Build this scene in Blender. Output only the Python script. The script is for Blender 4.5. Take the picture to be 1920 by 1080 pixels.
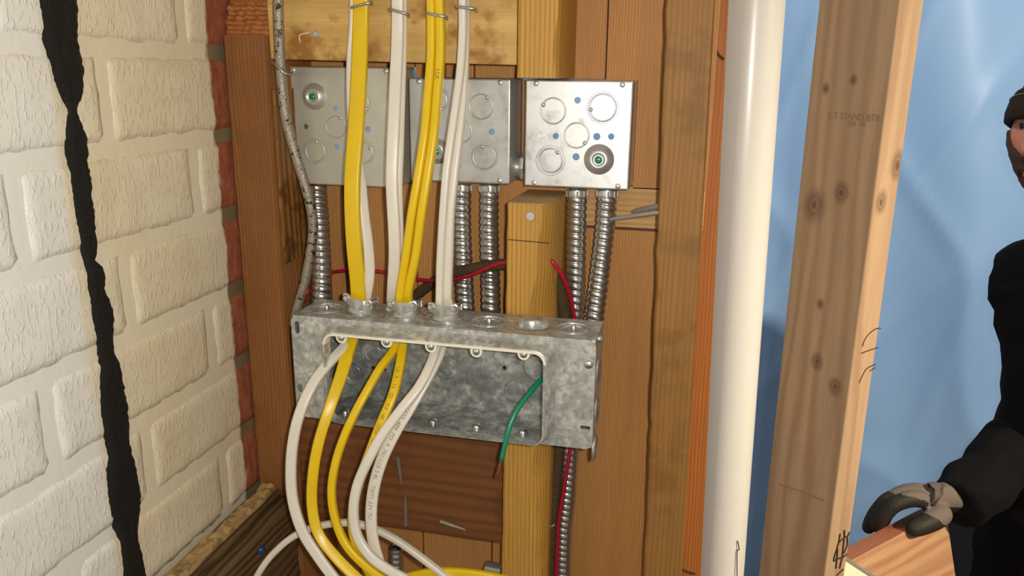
import bpy, bmesh, math, random
import numpy as np
from mathutils import Vector, Matrix, noise

for o in list(bpy.data.objects): bpy.data.objects.remove(o)
scene = bpy.context.scene
COL = scene.collection
rnd = random.Random(7)

# ------------------------------------------------------------------ camera
F = 1494.0
_d = Vector((-58, 5460, F)).normalized()
_p = Vector((365, -405, F)); _p = (_p - _d * _p.dot(_d)).normalized()
_Z = -_d; _Y = _p; _X = _Y.cross(_Z)
RW = Matrix(((_X[0], _Y[0], _Z[0]), (_X[1], _Y[1], _Z[1]), (_X[2], _Y[2], _Z[2])))   # world -> cam (x right, y down, z fwd)
RT = RW.transposed()
cam = bpy.data.cameras.new('camera'); co = bpy.data.objects.new('camera', cam); COL.objects.link(co)
cam.sensor_width = 36; cam.lens = F / 1920 * 36; cam.clip_start = .02
r, dn, fw = RW[0], RW[1], RW[2]
co.matrix_world = Matrix(((r[0], -dn[0], -fw[0], 0), (r[1], -dn[1], -fw[1], 0), (r[2], -dn[2], -fw[2], 0), (0, 0, 0, 1)))
scene.camera = co
# ------------------------------------------------------------------ light
w = bpy.data.worlds.new('world'); scene.world = w; w.use_nodes = True
w.node_tree.nodes['Background'].inputs[0].default_value = (1.0, .89, .73, 1)
w.node_tree.nodes['Background'].inputs[1].default_value = .27
def lamp(name, typ, loc, energy, col, **k):
    l = bpy.data.lights.new(name, typ); l.energy = energy; l.color = col
    for a, b in k.items(): setattr(l, a, b)
    o = bpy.data.objects.new(name, l); COL.objects.link(o); o.location = loc; return o
lamp('phone_flash', 'POINT', (.024, .0, .012), 12.2, (1, .955, .885), shadow_soft_size=.006)
wl = lamp('work_light', 'SPOT', (1.35, .25, .55), 185, (1, .84, .62), shadow_soft_size=.04, spot_size=math.radians(80), spot_blend=.6)
wl.rotation_euler = (Vector((.40, 2.0, -.62)) - Vector(wl.location)).to_track_quat('-Z', 'Y').to_euler()
lamp('far_room_bulb', 'POINT', (-.35, 1.25, .75), 17, (1, .93, .84), shadow_soft_size=.08)
scene.view_settings.view_transform = 'Standard'; scene.view_settings.look = 'None'
scene.view_settings.gamma = 1; scene.view_settings.use_curve_mapping = False
scene.view_settings.exposure = .12

# ------------------------------------------------------------------ helpers
def ray(px, py): return RT @ Vector(((px - 960) / F, (py - 540) / F, 1))
def at(px, py, Y):
    v = ray(px, py); return v * (Y / v[1])
def atX(px, py, X):
    v = ray(px, py); return v * (X / v[0])
def atZ(px, py, Z):
    v = ray(px, py); return v * (Z / v[2])

def tag(o, label, cat=None, group=None, kind=None):
    o['label'] = label
    if cat: o['category'] = cat
    if group: o['group'] = group
    if kind: o['kind'] = kind
    return o
ORG = {}
def link(name, me, mat, parent=None, smooth=False, origin=None):
    """world-space mesh -> object whose origin is at its base centre"""
    if len(me.vertices):
        n = len(me.vertices); a = np.empty(n * 3); me.vertices.foreach_get('co', a); a = a.reshape(-1, 3)
        if origin is None:
            mn, mx = a.min(0), a.max(0); origin = Vector((float(mn[0] + mx[0]) / 2, float(mn[1] + mx[1]) / 2, float(mn[2])))
        a -= np.array(origin); me.vertices.foreach_set('co', a.ravel())
    o = bpy.data.objects.new(name, me); COL.objects.link(o)
    if mat is not None:
        for m in (mat if isinstance(mat, (list, tuple)) else [mat]): me.materials.append(m)
    if smooth is True: me.polygons.foreach_set('use_smooth', [True] * len(me.polygons))
    elif smooth:
        me.polygons.foreach_set('use_smooth', [True] * len(me.polygons)); me.set_sharp_from_angle(angle=math.radians(smooth))
    me.update()
    o.location = origin
    if parent is not None:
        o.parent = parent; o.location = Vector(origin) - ORG.get(parent.name, Vector(parent.location))
        ORG[o.name] = Vector(origin)
    return o
def empty(name, loc):
    o = bpy.data.objects.new(name, None); COL.objects.link(o); o.location = loc; o.empty_display_size = .02; return o
def pydata(v, f):
    me = bpy.data.meshes.new('m'); me.from_pydata([tuple(x) for x in v], [], f); me.update(); return me
def bm2me(bm):
    bmesh.ops.recalc_face_normals(bm, faces=bm.faces)
    me = bpy.data.meshes.new('m'); bm.to_mesh(me); bm.free(); return me
def join_me(ms):
    bm = bmesh.new()
    for m in ms: bm.from_mesh(m)
    me = bpy.data.meshes.new('m'); bm.to_mesh(me); bm.free(); return me

def hexa(front, dep, bev=.0015, seg=2, cuts=0, rough=0, seed=0):
    """solid from a front quad (4 pts) and depth vector(s)"""
    d = [dep] * 4
    bm = bmesh.new(); f = [bm.verts.new(p) for p in front]; b = [bm.verts.new(Vector(p) + Vector(dd)) for p, dd in zip(front, d)]
    bm.faces.new(f); bm.faces.new(b[::-1])
    for i in range(4): bm.faces.new((f[i], b[i], b[(i + 1) % 4], f[(i + 1) % 4]))
    bmesh.ops.recalc_face_normals(bm, faces=bm.faces)
    if cuts:
        ed = [e for e in bm.edges if e.calc_length() > .08]
        bmesh.ops.subdivide_edges(bm, edges=ed, cuts=cuts, use_grid_fill=True)
    if bev:
        ed = [e for e in bm.edges if len(e.link_faces) == 2 and e.calc_face_angle(0) > .5]
        bmesh.ops.bevel(bm, geom=ed, offset=bev, segments=seg, affect='EDGES', profile=.6)
    if rough:
        for v in bm.verts:
            q = v.co * 60 + Vector((seed * 7.3, seed, 0)); v.co += Vector(noise.noise_vector(q)) * rough
    return bm2me(bm)
def boxm(x0, x1, y0, y1, z0, z1, bev=.0015, **k):
    return hexa([(x0, y0, z0), (x1, y0, z0), (x1, y0, z1), (x0, y0, z1)], (0, y1 - y0, 0), bev, **k)
def catmull(pts, n=8):
    P = [Vector(p) for p in pts]; P = [P[0] * 2 - P[1]] + P + [P[-1] * 2 - P[-2]]; out = []
    for i in range(1, len(P) - 2):
        a, b, c, d = P[i - 1:i + 3]
        for j in range(n):
            t = j / n
            out.append(.5 * ((2 * b) + (c - a) * t + (2 * a - 5 * b + 4 * c - d) * t * t + (-a + 3 * b - 3 * c + d) * t ** 3))
    out.append(P[-2]); return out
def resample(path, step):
    L = [0]
    for a, b in zip(path, path[1:]): L.append(L[-1] + (b - a).length)
    n = max(2, int(L[-1] / step)); out = []; j = 0
    for i in range(n + 1):
        s = L[-1] * i / n
        while j < len(L) - 2 and L[j + 1] < s: j += 1
        t = (s - L[j]) / max(1e-9, L[j + 1] - L[j]); out.append(path[j].lerp(path[j + 1], t))
    return out
def frames(path, hint=None):
    out = []; prev = None
    for i, p in enumerate(path):
        t = (path[min(i + 1, len(path) - 1)] - path[max(i - 1, 0)]).normalized()
        h = hint(i / (len(path) - 1)) if hint else (prev if prev is not None else (Vector((1, 0, 0)) if abs(t.x) < .9 else Vector((0, 1, 0))))
        u = (h - t * h.dot(t)).normalized(); prev = u; out.append((p, t, u, t.cross(u)))
    return out
def sweep(path, prof, hint=None, scale=None, cap=True):
    """prof: list of (u,v)"""
    fr = frames(path, hint); n = len(prof); V = []; Fc = []
    for i, (p, t, u, v) in enumerate(fr):
        s = scale(i / (len(fr) - 1)) if scale else (1, 1)
        if not isinstance(s, tuple): s = (s, s)
        for a, b in prof: V.append(p + u * a * s[0] + v * b * s[1])
    for i in range(len(fr) - 1):
        for j in range(n): Fc.append((i * n + j, i * n + (j + 1) % n, (i + 1) * n + (j + 1) % n, (i + 1) * n + j))
    if cap: Fc.append(tuple(range(n))[::-1]); Fc.append(tuple(range((len(fr) - 1) * n, len(fr) * n)))
    return pydata(V, Fc)
def circ(r, n=14): return [(r * math.cos(2 * math.pi * i / n), r * math.sin(2 * math.pi * i / n)) for i in range(n)]
def stadium(w_, t, n=6, groove=0):
    out = []; rr = t / 2 * .98; c = w_ / 2 - rr
    for sgn, a0 in ((1, -90), (-1, 90)):
        for i in range(n + 1):
            a = math.radians(a0 + 180 * i / n); out.append((sgn * c + rr * math.cos(a), rr * math.sin(a) * 1.0))
        if groove and c > .001: out.append((0, sgn * (rr - groove)))
    return out
def softrect(w_, t, groove=0):
    q = rrect(-w_ / 2, w_ / 2, -t / 2, t / 2, min(w_, t) * .36, 4); return q
def lathe(prof, origin, axis, n=24, cap=False):
    """prof: (radius, height) along axis"""
    ax = Vector(axis).normalized(); u = ax.orthogonal().normalized(); v = ax.cross(u); V = []; Fc = []; O = Vector(origin)
    for rr, h in prof:
        for i in range(n):
            a = 2 * math.pi * i / n; V.append(O + ax * h + (u * math.cos(a) + v * math.sin(a)) * rr)
    for k in range(len(prof) - 1):
        for i in range(n): Fc.append((k * n + i, k * n + (i + 1) % n, (k + 1) * n + (i + 1) % n, (k + 1) * n + i))
    if cap: Fc.append(tuple(range(n))[::-1]); Fc.append(tuple(range((len(prof) - 1) * n, len(prof) * n)))
    return pydata(V, Fc)
def rrect(x0, x1, z0, z1, r_, n=6):
    out = []
    for cx, cz, a0 in ((x1 - r_, z1 - r_, 0), (x0 + r_, z1 - r_, 90), (x0 + r_, z0 + r_, 180), (x1 - r_, z0 + r_, 270)):
        for i in range(n + 1):
            a = math.radians(a0 + 90 * i / n); out.append((cx + r_ * math.cos(a), cz + r_ * math.sin(a)))
    return out
def circle2(cx, cz, r_, n=24): return [(cx + r_ * math.cos(2 * math.pi * i / n), cz + r_ * math.sin(2 * math.pi * i / n)) for i in range(n)]
def plate(outline, holes, thick, to3, nrm):
    """flat plate with holes; to3 maps 2D to 3D, nrm = direction of thickness"""
    bm = bmesh.new(); eds = []
    for loop in [outline] + list(holes):
        vs = [bm.verts.new(to3(a, b)) for a, b in loop]
        for i in range(len(vs)): eds.append(bm.edges.new((vs[i], vs[(i + 1) % len(vs)])))
    bmesh.ops.triangle_fill(bm, use_beauty=True, use_dissolve=False, edges=eds)
    fs = list(bm.faces); ex = bmesh.ops.extrude_face_region(bm, geom=fs)
    bmesh.ops.translate(bm, verts=[g for g in ex['geom'] if isinstance(g, bmesh.types.BMVert)], vec=Vector(nrm) * thick)
    return bm2me(bm)
def loftloops(loops, closed_ends=False):
    n = len(loops[0]); V = [p for l in loops for p in l]; Fc = []
    for k in range(len(loops) - 1):
        for i in range(n): Fc.append((k * n + i, k * n + (i + 1) % n, (k + 1) * n + (i + 1) % n, (k + 1) * n + i))
    if closed_ends: Fc.append(tuple(range(n))[::-1]); Fc.append(tuple(range((len(loops) - 1) * n, len(loops) * n)))
    return pydata(V, Fc)
def textmesh(s, size, thick=0):
    c = bpy.data.curves.new('t', 'FONT'); c.body = s; c.size = size; c.extrude = thick; c.align_x = 'LEFT'; c.resolution_u = 2
    o = bpy.data.objects.new('t', c); COL.objects.link(o)
    me = bpy.data.meshes.new_from_object(o.evaluated_get(bpy.context.evaluated_depsgraph_get()))
    bpy.data.objects.remove(o); return me

# ------------------------------------------------------------------ materials
def srgb(*c):
    return tuple(((x / 255) / 12.92 if x / 255 <= .04045 else ((x / 255 + .055) / 1.055) ** 2.4) for x in c) + (1,)
class N:
    def __init__(s, name):
        s.m = bpy.data.materials.new(name); s.m.use_nodes = True; s.t = s.m.node_tree; s.b = s.t.nodes['Principled BSDF']
    def n(s, typ, **k):
        x = s.t.nodes.new(typ)
        for a, b in k.items():
            if a.startswith('i_'): x.inputs[int(a[2:])].default_value = b
            else: setattr(x, a, b)
        return x
    def l(s, a, b): s.t.links.new(a, b)
    def coord(s, scale=(1, 1, 1), kind='Object', rand=True):
        tc = s.n('ShaderNodeTexCoord'); out = tc.outputs[kind]
        if rand:
            oi = s.n('ShaderNodeObjectInfo'); ml = s.n('ShaderNodeMath', operation='MULTIPLY', i_1=7.0); s.l(oi.outputs['Random'], ml.inputs[0])
            ad = s.n('ShaderNodeVectorMath', operation='ADD'); s.l(out, ad.inputs[0]); s.l(ml.outputs[0], ad.inputs[1]); out = ad.outputs[0]
        mp = s.n('ShaderNodeMapping'); mp.inputs['Scale'].default_value = scale; s.l(out, mp.inputs[0]); return mp.outputs[0]
    def noise(s, vec, scale=1, detail=4, rough=.55, dist=0):
        x = s.n('ShaderNodeTexNoise'); x.inputs['Scale'].default_value = scale; x.inputs['Detail'].default_value = detail
        x.inputs['Roughness'].default_value = rough; x.inputs['Distortion'].default_value = dist; s.l(vec, x.inputs['Vector']); return x.outputs[0]
    def ramp(s, fac, stops):
        x = s.n('ShaderNodeValToRGB'); e = x.color_ramp.elements
        while len(e) < len(stops): e.new(.5)
        for el, (p, c) in zip(e, stops): el.position = p; el.color = c if len(c) == 4 else tuple(c) + (1,)
        s.l(fac, x.inputs[0]); return x.outputs[0]
    def mix(s, fac, a, b, mode='MIX'):
        x = s.n('ShaderNodeMix', data_type='RGBA', blend_type=mode)
        for v, i in ((fac, 0), (a, 6), (b, 7)):
            if hasattr(v, 'is_linked'): s.l(v, x.inputs[i])
            else: x.inputs[i].default_value = v
        return x.outputs[2]
    def bump(s, h, strength=.3, dist=.001):
        x = s.n('ShaderNodeBump'); x.inputs['Strength'].default_value = strength; x.inputs['Distance'].default_value = dist
        s.l(h, x.inputs['Height']); s.l(x.outputs[0], s.b.inputs['Normal'])
    def done(s, color=None, rough=.5, metal=0, spec=None):
        if color is not None:
            if hasattr(color, 'is_linked'): s.l(color, s.b.inputs['Base Color'])
            else: s.b.inputs['Base Color'].default_value = color
        if hasattr(rough, 'is_linked'): s.l(rough, s.b.inputs['Roughness'])
        else: s.b.inputs['Roughness'].default_value = rough
        s.b.inputs['Metallic'].default_value = metal
        if spec is not None: s.b.inputs['Specular IOR Level'].default_value = spec
        return s.m
G = lambda v: (v, v, v, 1)
def wood(name, light, dark, axis='Z', spacing=.004, contrast=.6, rough=.6, blotch=None, knots=(), spec=.35, bump=.25, wob=.004, bscale=14, bmax=.7, gain=1.0):
    """growth-ring lines along one axis, broad tone changes, optional stains and knots (object-space points)"""
    k = N(name); a = 'XYZ'.index(axis); light = tuple(x * gain for x in light[:3]) + (1,); dark = tuple(x * gain for x in dark[:3]) + (1,); blotch = blotch and tuple(x * gain for x in blotch[:3]) + (1,)
    def S(c, l): q = [c, c, c]; q[a] = l; return q
    P = k.coord((1, 1, 1)); v2 = k.coord(S(45, 2.2)); v3 = k.coord(S(900, 30)); v4 = k.coord((bscale,) * 3); v5 = k.coord(S(16, 2.0))
    n2 = k.noise(v2, 1, 3, .5, .4); n3 = k.noise(v3, 1, 2); n4 = k.noise(v4, 1, 5, .6); n5 = k.noise(v5, 1, 2)
    dot = k.n('ShaderNodeVectorMath', operation='DOT_PRODUCT'); dv_ = {0: (0, .55, 1), 1: (1, 0, .6), 2: (1, .6, 0)}[a]; dot.inputs[1].default_value = dv_; k.l(P, dot.inputs[0])
    m1 = k.n('ShaderNodeMath', operation='MULTIPLY_ADD', i_1=wob * 6); k.l(n5, m1.inputs[0]); k.l(dot.outputs['Value'], m1.inputs[2])
    m2 = k.n('ShaderNodeMath', operation='MULTIPLY', i_1=2 * math.pi / spacing); k.l(m1.outputs[0], m2.inputs[0])
    m3 = k.n('ShaderNodeMath', operation='SINE'); k.l(m2.outputs[0], m3.inputs[0])
    m4 = k.n('ShaderNodeMapRange'); m4.inputs[1].default_value = -.6; m4.inputs[2].default_value = 1.0; k.l(m3.outputs[0], m4.inputs[0])
    msk = k.n('ShaderNodeMath', operation='MULTIPLY'); k.l(m4.outputs[0], msk.inputs[0]); k.l(k.ramp(n2, [(.25, G(.25 * contrast)), (.7, G(contrast))]), msk.inputs[1])
    c = k.mix(msk.outputs[0], light, dark)
    c = k.mix(1.0, c, k.ramp(n2, [(.25, G(.86)), (.75, G(1.10))]), 'MULTIPLY')
    c = k.mix(.5, c, k.ramp(n3, [(.3, G(.80)), (.7, G(1.12))]), 'MULTIPLY')
    if blotch: c = k.mix(k.ramp(n4, [(.50, G(0)), (.60, G(bmax))]), c, blotch)
    for (kx, ky, kz, kr) in knots:
        tc = k.n('ShaderNodeTexCoord'); sub = k.n('ShaderNodeVectorMath', operation='SUBTRACT'); sub.inputs[1].default_value = (kx, ky, kz); k.l(tc.outputs['Object'], sub.inputs[0])
        mp = k.n('ShaderNodeVectorMath', operation='MULTIPLY'); q = [1 / kr] * 3; q[a] = .72 / kr; mp.inputs[1].default_value = q; k.l(sub.outputs[0], mp.inputs[0])
        ln = k.n('ShaderNodeVectorMath', operation='LENGTH'); k.l(mp.outputs[0], ln.inputs[0])
        ad = k.n('ShaderNodeMath', operation='MULTIPLY_ADD', i_1=.8, i_2=-.4); k.l(n4, ad.inputs[0])
        ad2 = k.n('ShaderNodeMath', operation='ADD'); k.l(ln.outputs['Value'], ad2.inputs[0]); k.l(ad.outputs[0], ad2.inputs[1])
        f = k.ramp(ad2.outputs[0], [(.0, G(.95)), (.22, G(.8)), (.3, G(.4)), (.45, G(.65)), (.7, G(.35)), (1.0, G(0))])
        c = k.mix(f, c, tuple(x * .42 for x in dark[:3]) + (1,))
    hb = k.n('ShaderNodeMath', operation='ADD'); k.l(n3, hb.inputs[0]); k.l(m4.outputs[0], hb.inputs[1])
    k.bump(hb.outputs[0], bump, .0005)
    return k.done(c, rough, 0, spec)
def plastic(name, col, rough=.4, spec=.5, var=.1, bump=.1):
    k = N(name); n = k.noise(k.coord((60, 60, 60)), 1, 4); c = k.mix(var, col, k.ramp(n, [(.3, tuple(x * .6 for x in col[:3])), (.7, tuple(min(1, x * 1.15) for x in col[:3]))]))
    k.bump(n, bump, .0004); return k.done(c, rough, 0, spec)
def metal(name, col, rough=.35, met=.8, spots=.3, spotcol=(.8, .8, .76, 1), sscale=90, bump=.1):
    k = N(name); v = k.coord((1, 1, 1)); n = k.noise(v, sscale, 6, .65); n2 = k.noise(v, sscale * (.25 if spots < .9 else .55), 5, .65)
    c = k.mix(k.ramp(n2, [(.35, G(0)), (.7, G(spots))] if spots < .9 else [(.36, G(0)), (.50, G(.3)), (.60, G(.75)), (.70, G(1))]), col, spotcol)
    c = k.mix(k.ramp(n, [(.45, G(0)), (.7, G(spots * .8))]), c, tuple(x * .55 for x in col[:3]) + (1,))
    rr = k.ramp(n, [(.3, G(max(.02, rough - .1))), (.7, G(min(1, rough + .15)))])
    k.bump(n2, bump, .0008)
    return k.done(c, rr, met)

M = {}
M['stud_l'] = wood('old_fir', gain=0.74, light=srgb(174, 116, 62), dark=srgb(116, 68, 30), axis='Z', spacing=.0036, contrast=.6, blotch=srgb(134, 82, 40), bmax=.35)
M['stud_l_chisel'] = wood('split_fir', gain=0.8, light=srgb(176, 120, 54), dark=srgb(92, 54, 22), axis='Z', spacing=.006, contrast=1.0, bump=1.0, blotch=srgb(92, 56, 24), bscale=40)
M['torn'] = wood('torn_fibre', gain=0.9, light=srgb(190, 118, 62), dark=srgb(120, 66, 30), axis='X', spacing=.005, contrast=.9, bump=1.0, blotch=srgb(150, 88, 40), bscale=60)
M['stud_c'] = wood('yellow_fir', gain=0.74, light=srgb(226, 172, 80), dark=srgb(174, 116, 40), axis='Z', spacing=.0042, contrast=.75, wob=.0012)
M['end_grain'] = wood('end_grain', gain=0.85, light=srgb(214, 178, 120), dark=srgb(150, 108, 60), axis='Y', spacing=.0042, contrast=.8, wob=.001)
M['stud_r'] = wood('dark_fir', gain=0.70, light=srgb(178, 126, 64), dark=srgb(128, 82, 36), axis='Z', spacing=.005, contrast=.4, blotch=srgb(126, 88, 38), bscale=22, bmax=.4)
M['strip'] = wood('lamp_tinted_fir', gain=0.62, light=srgb(214, 130, 60), dark=srgb(160, 88, 32), axis='Z', spacing=.003, contrast=.6)  # orange stands in for warm lamp light falling on the strip
M['plank'] = wood('sheathing_fir', gain=0.94, light=srgb(199, 142, 80), dark=srgb(150, 94, 45), axis='Z', spacing=.0028, contrast=.5, wob=.002)
M['plank_h'] = wood('sheathing_pale', gain=0.92, light=srgb(214, 168, 108), dark=srgb(166, 114, 62), axis='X', spacing=.006, contrast=.6, wob=.002)
M['block'] = wood('dark_blocking', gain=0.85, light=srgb(140, 88, 48), dark=srgb(84, 48, 24), axis='X', spacing=.012, contrast=.7, blotch=srgb(104, 62, 30), wob=.006)
M['ply'] = wood('plywood', gain=0.84, light=srgb(222, 182, 108), dark=srgb(196, 146, 74), axis='X', spacing=.03, contrast=.5, blotch=srgb(166, 112, 48), rough=.55, bump=.06, wob=.01, bscale=19, bmax=.95, knots=((-.100, -.0095, .062, .006),))
M['sill'] = wood('rotten_sill', srgb(112, 86, 56), srgb(48, 34, 20), 'Y', .006, 1.0, bump=1.0, wob=.003)
M['board'] = wood('new_plank', gain=0.62, light=srgb(226, 176, 132), dark=srgb(184, 124, 86), axis='X', spacing=.022, contrast=.8, bump=.08, wob=.012)
M['board_edge'] = wood('plank_edge', gain=0.75, light=srgb(190, 120, 84), dark=srgb(146, 82, 52), axis='X', spacing=.003, contrast=.6)

def brickmat():
    k = N('painted_brick'); v = k.coord((1, 1, 1), 'Object'); geo = k.n('ShaderNodeNewGeometry'); sx = k.n('ShaderNodeSeparateXYZ'); k.l(geo.outputs['Position'], sx.inputs[0])
    mp = k.n('ShaderNodeMapping'); mp.inputs['Scale'].default_value = (1, 1, .45); k.l(v, mp.inputs[0]); vz = mp.outputs[0]
    n = k.noise(vz, 120, 4, .6); n2 = k.noise(vz, 45, 3, .5); n3 = k.noise(v, 9, 3); nf = k.noise(v, 600, 2)
    paint = k.mix(k.ramp(n3, [(.3, G(0)), (.7, G(1))]), srgb(234, 224, 198), srgb(228, 212, 176))
    return k, n, n2, nf, paint, sx.outputs['Y']
def edge_fac(k, y, nz, thr, amp=.02, wdt=.002):
    a = k.n('ShaderNodeMath', operation='MULTIPLY_ADD', i_1=amp, i_2=-amp / 2); k.l(nz, a.inputs[0])
    b = k.n('ShaderNodeMath', operation='ADD'); k.l(y, b.inputs[0]); k.l(a.outputs[0], b.inputs[1])
    m = k.n('ShaderNodeMapRange'); m.inputs[1].default_value = thr - wdt; m.inputs[2].default_value = thr + wdt; k.l(b.outputs[0], m.inputs[0]); return m.outputs[0]
k, n, n2, nf, paint, yy = brickmat()
paint = k.mix(edge_fac(k, yy, n2, .487, .004, .004), srgb(236, 233, 224), paint)
red = k.mix(k.ramp(n, [(.35, G(0)), (.7, G(1))]), srgb(172, 96, 62), srgb(128, 68, 42))
c = k.mix(edge_fac(k, yy, n, .6795, .012), paint, red)
mpd = k.n('ShaderNodeMapping'); mpd.inputs['Scale'].default_value = (1, 1, .38); tcd = k.n('ShaderNodeTexCoord'); k.l(tcd.outputs['Object'], mpd.inputs[0])
nd = k.noise(mpd.outputs[0], 300, 3, .6, .3)
drip = k.ramp(nd, [(.52, G(0)), (.66, G(1))])
hb = k.n('ShaderNodeMath', operation='MULTIPLY_ADD', i_1=.55); k.l(n, hb.inputs[0]); k.l(drip, hb.inputs[2])
k.bump(hb.outputs[0], .5, .0009)
rr = k.mix(edge_fac(k, yy, n, .6795, .012), G(.27), G(.9)); M['brick'] = k.done(c, rr, 0, .5)
k, n, n2, nf, paint, yy = brickmat()
paint = k.mix(edge_fac(k, yy, n2, .487, .004, .004), srgb(236, 233, 224), paint)
c = k.mix(edge_fac(k, yy, n, .6795, .012), paint, k.mix(n2, srgb(150, 132, 100), srgb(96, 84, 62)))
k.bump(n, .4, .0010); M['mortar'] = k.done(c, .45, 0, .4)
k = N('tar'); v = k.coord((1, 1, 1)); n = k.noise(v, 500, 4, .7); k.bump(n, 1.0, .002); M['tar'] = k.done(srgb(24, 21, 18), k.ramp(n, [(.4, G(.35)), (.6, G(.85))]), 0, .35)
M['crumb'] = wood('mortar_crumbs', srgb(180, 150, 98), srgb(112, 86, 50), 'Y', .05, .6, bump=1.0, blotch=srgb(110, 84, 48), bscale=60)

M['galv1'] = metal('galvanised_room_tint', (.64, .625, .53, 1), .36, .55, .15, (.66, .63, .53, 1), 60, bump=.06)  # beige reflection of the room is mixed into the base colour
M['galv2'] = metal('galvanised_mid', (.64, .65, .62, 1), .35, .72, .12, (.70, .70, .66, 1), 60, bump=.06)
M['galv3'] = metal('galvanised_bright', (.72, .73, .72, 1), .38, .9, .06, (.70, .70, .68, 1), 60, bump=.05)
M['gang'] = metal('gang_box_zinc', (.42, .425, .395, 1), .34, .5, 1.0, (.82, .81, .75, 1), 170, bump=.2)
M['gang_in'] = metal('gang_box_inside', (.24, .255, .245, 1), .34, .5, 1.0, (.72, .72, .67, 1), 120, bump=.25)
M['zinc'] = metal('zinc_fitting', (.66, .66, .62, 1), .32, .82, .05, sscale=60, bump=.02)
M['flex'] = metal('steel_flex', (.60, .60, .57, 1), .27, .92, .25, (.5, .5, .48, 1), 120)
M['screw'] = metal('screw_steel', (.68, .68, .66, 1), .25, .95, .2)
M['nail'] = metal('nail_steel', (.40, .38, .32, 1), .5, .6, .4, (.55, .5, .4, 1))
M['staple'] = metal('staple_wire', (.42, .39, .34, 1), .35, .8, .3)
M['greywire'] = metal('grey_nail', (.48, .48, .48, 1), .45, .6, .3)
M['lip'] = plastic('cream_paint', srgb(236, 228, 206), .5)
M['green_screw'] = plastic('green_screw', srgb(40, 130, 84), .25, .8)
M['yellow'] = plastic('yellow_jacket', srgb(226, 188, 16), .34, .5, .12, .05)
M['white'] = plastic('white_jacket', srgb(222, 214, 198), .34, .5, .1, .05)
M['red'] = plastic('red_insulation', srgb(170, 22, 44), .3)
M['green'] = plastic('green_insulation', srgb(14, 132, 92), .3)
M['copper'] = metal('copper', (.45, .17, .08, 1), .4, .9, .2, (.3, .12, .06, 1))
M['ink'] = plastic('print_ink', srgb(150, 142, 126), .6)
M['ink_y'] = plastic('print_ink_yellow', srgb(146, 120, 14), .6)
M['marker'] = plastic('marker_ink', srgb(44, 26, 16), .7)
M['stamp'] = plastic('stamp_ink', srgb(136, 104, 84), .8)
M['blue_nail'] = plastic('blue_plastic', srgb(28, 64, 130), .3)
M['pvc'] = plastic('white_pvc', srgb(214, 213, 206), .28, .5, .05, .05)
k = N('braided_sheath'); v = k.coord((1, 1, 1)); n = k.noise(v, 170, 3, .7); n2 = k.noise(v, 800, 2)
c = k.mix(k.ramp(n, [(.56, G(0)), (.63, G(1))]), k.mix(n2, srgb(190, 182, 166), srgb(120, 110, 94)), srgb(44, 32, 22)); k.bump(n2, .8, .001); M['braid'] = k.done(c, .35, .45)
k = N('cloth_sheath'); v = k.coord((1, 1, 1)); n = k.noise(v, 260, 4, .7); c = k.mix(n, srgb(104, 80, 48), srgb(36, 26, 16)); k.bump(n, 1, .002); M['cloth'] = k.done(c, .9)
k = N('blue_sheet'); v = k.coord((1, 1, 1)); n = k.noise(v, 1.4, 4); c = k.mix(n, srgb(120, 162, 218), srgb(138, 174, 220)); M['tarp'] = k.done(c, .45, 0, .35)
k = N('jacket_cloth'); n = k.noise(k.coord((1, 1, 1)), 140, 4, .7); c = k.mix(n, srgb(9, 8, 9), srgb(17, 15, 15)); k.bump(n, .5, .002); M['jacket'] = k.done(c, .95, 0, .15)
k = N('trouser_cloth'); M['trousers'] = k.done(srgb(34, 34, 40), .95)
k = N('knit_cap'); v = k.coord((1, 1, .2)); n = k.noise(v, 400, 3); c = k.mix(n, srgb(34, 25, 20), srgb(60, 46, 38)); k.bump(n, .8, .002); M['cap'] = k.done(c, .95, 0, .2)
M['cap_line'] = plastic('cap_thread', srgb(120, 114, 108), .9)
k = N('skin'); n = k.noise(k.coord((1, 1, 1)), 60, 4); c = k.mix(n, srgb(196, 120, 88), srgb(214, 144, 108)); k.b.inputs['Subsurface Weight'].default_value = .08; k.bump(n, .1, .001); M['skin'] = k.done(c, .5, 0, .4)
M['beard'] = wood('beard_hair', srgb(92, 62, 46), srgb(50, 34, 26), 'Z', .002, .8, rough=.9, bump=1)
M['eye'] = plastic('eyeball', srgb(176, 164, 152), .3); M['iris'] = plastic('iris', srgb(52, 36, 26), .2)
M['lips'] = plastic('lips', srgb(166, 88, 76), .5)
k = N('glove_coating'); n = k.noise(k.coord((1, 1, 1)), 220, 4, .7); c = k.mix(n, srgb(48, 42, 36), srgb(30, 26, 23)); k.bump(n, .6, .002); M['glove'] = k.done(c, .55, 0, .3)
k = N('glove_knit'); n = k.noise(k.coord((1, 1, 1)), 500, 3, .7); c = k.mix(n, srgb(118, 106, 98), srgb(96, 86, 80)); k.bump(n, .6, .001); M['glove_knit'] = k.done(c, .9, 0, .2)
M['cream_panel'] = plastic('cream_panel', srgb(236, 224, 186), .4)
M['grey_edge'] = metal('grey_edge', (.30, .29, .27, 1), .4, .5, .2)
M['concrete'] = plastic('concrete', srgb(120, 112, 100), .9)

exec_parts = []
# ================================================================== SETTING
XL = -.447
STUD_Y = .70; SHEATH_Y = .79
# ---- floor (both rooms), far below the frame
fl = link('floor', boxm(-2.0, 2.6, -1.2, 2.9, -1.80, -1.75, 0), M['concrete']); tag(fl, 'grey concrete floor of the work area', None, None, 'structure')
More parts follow.
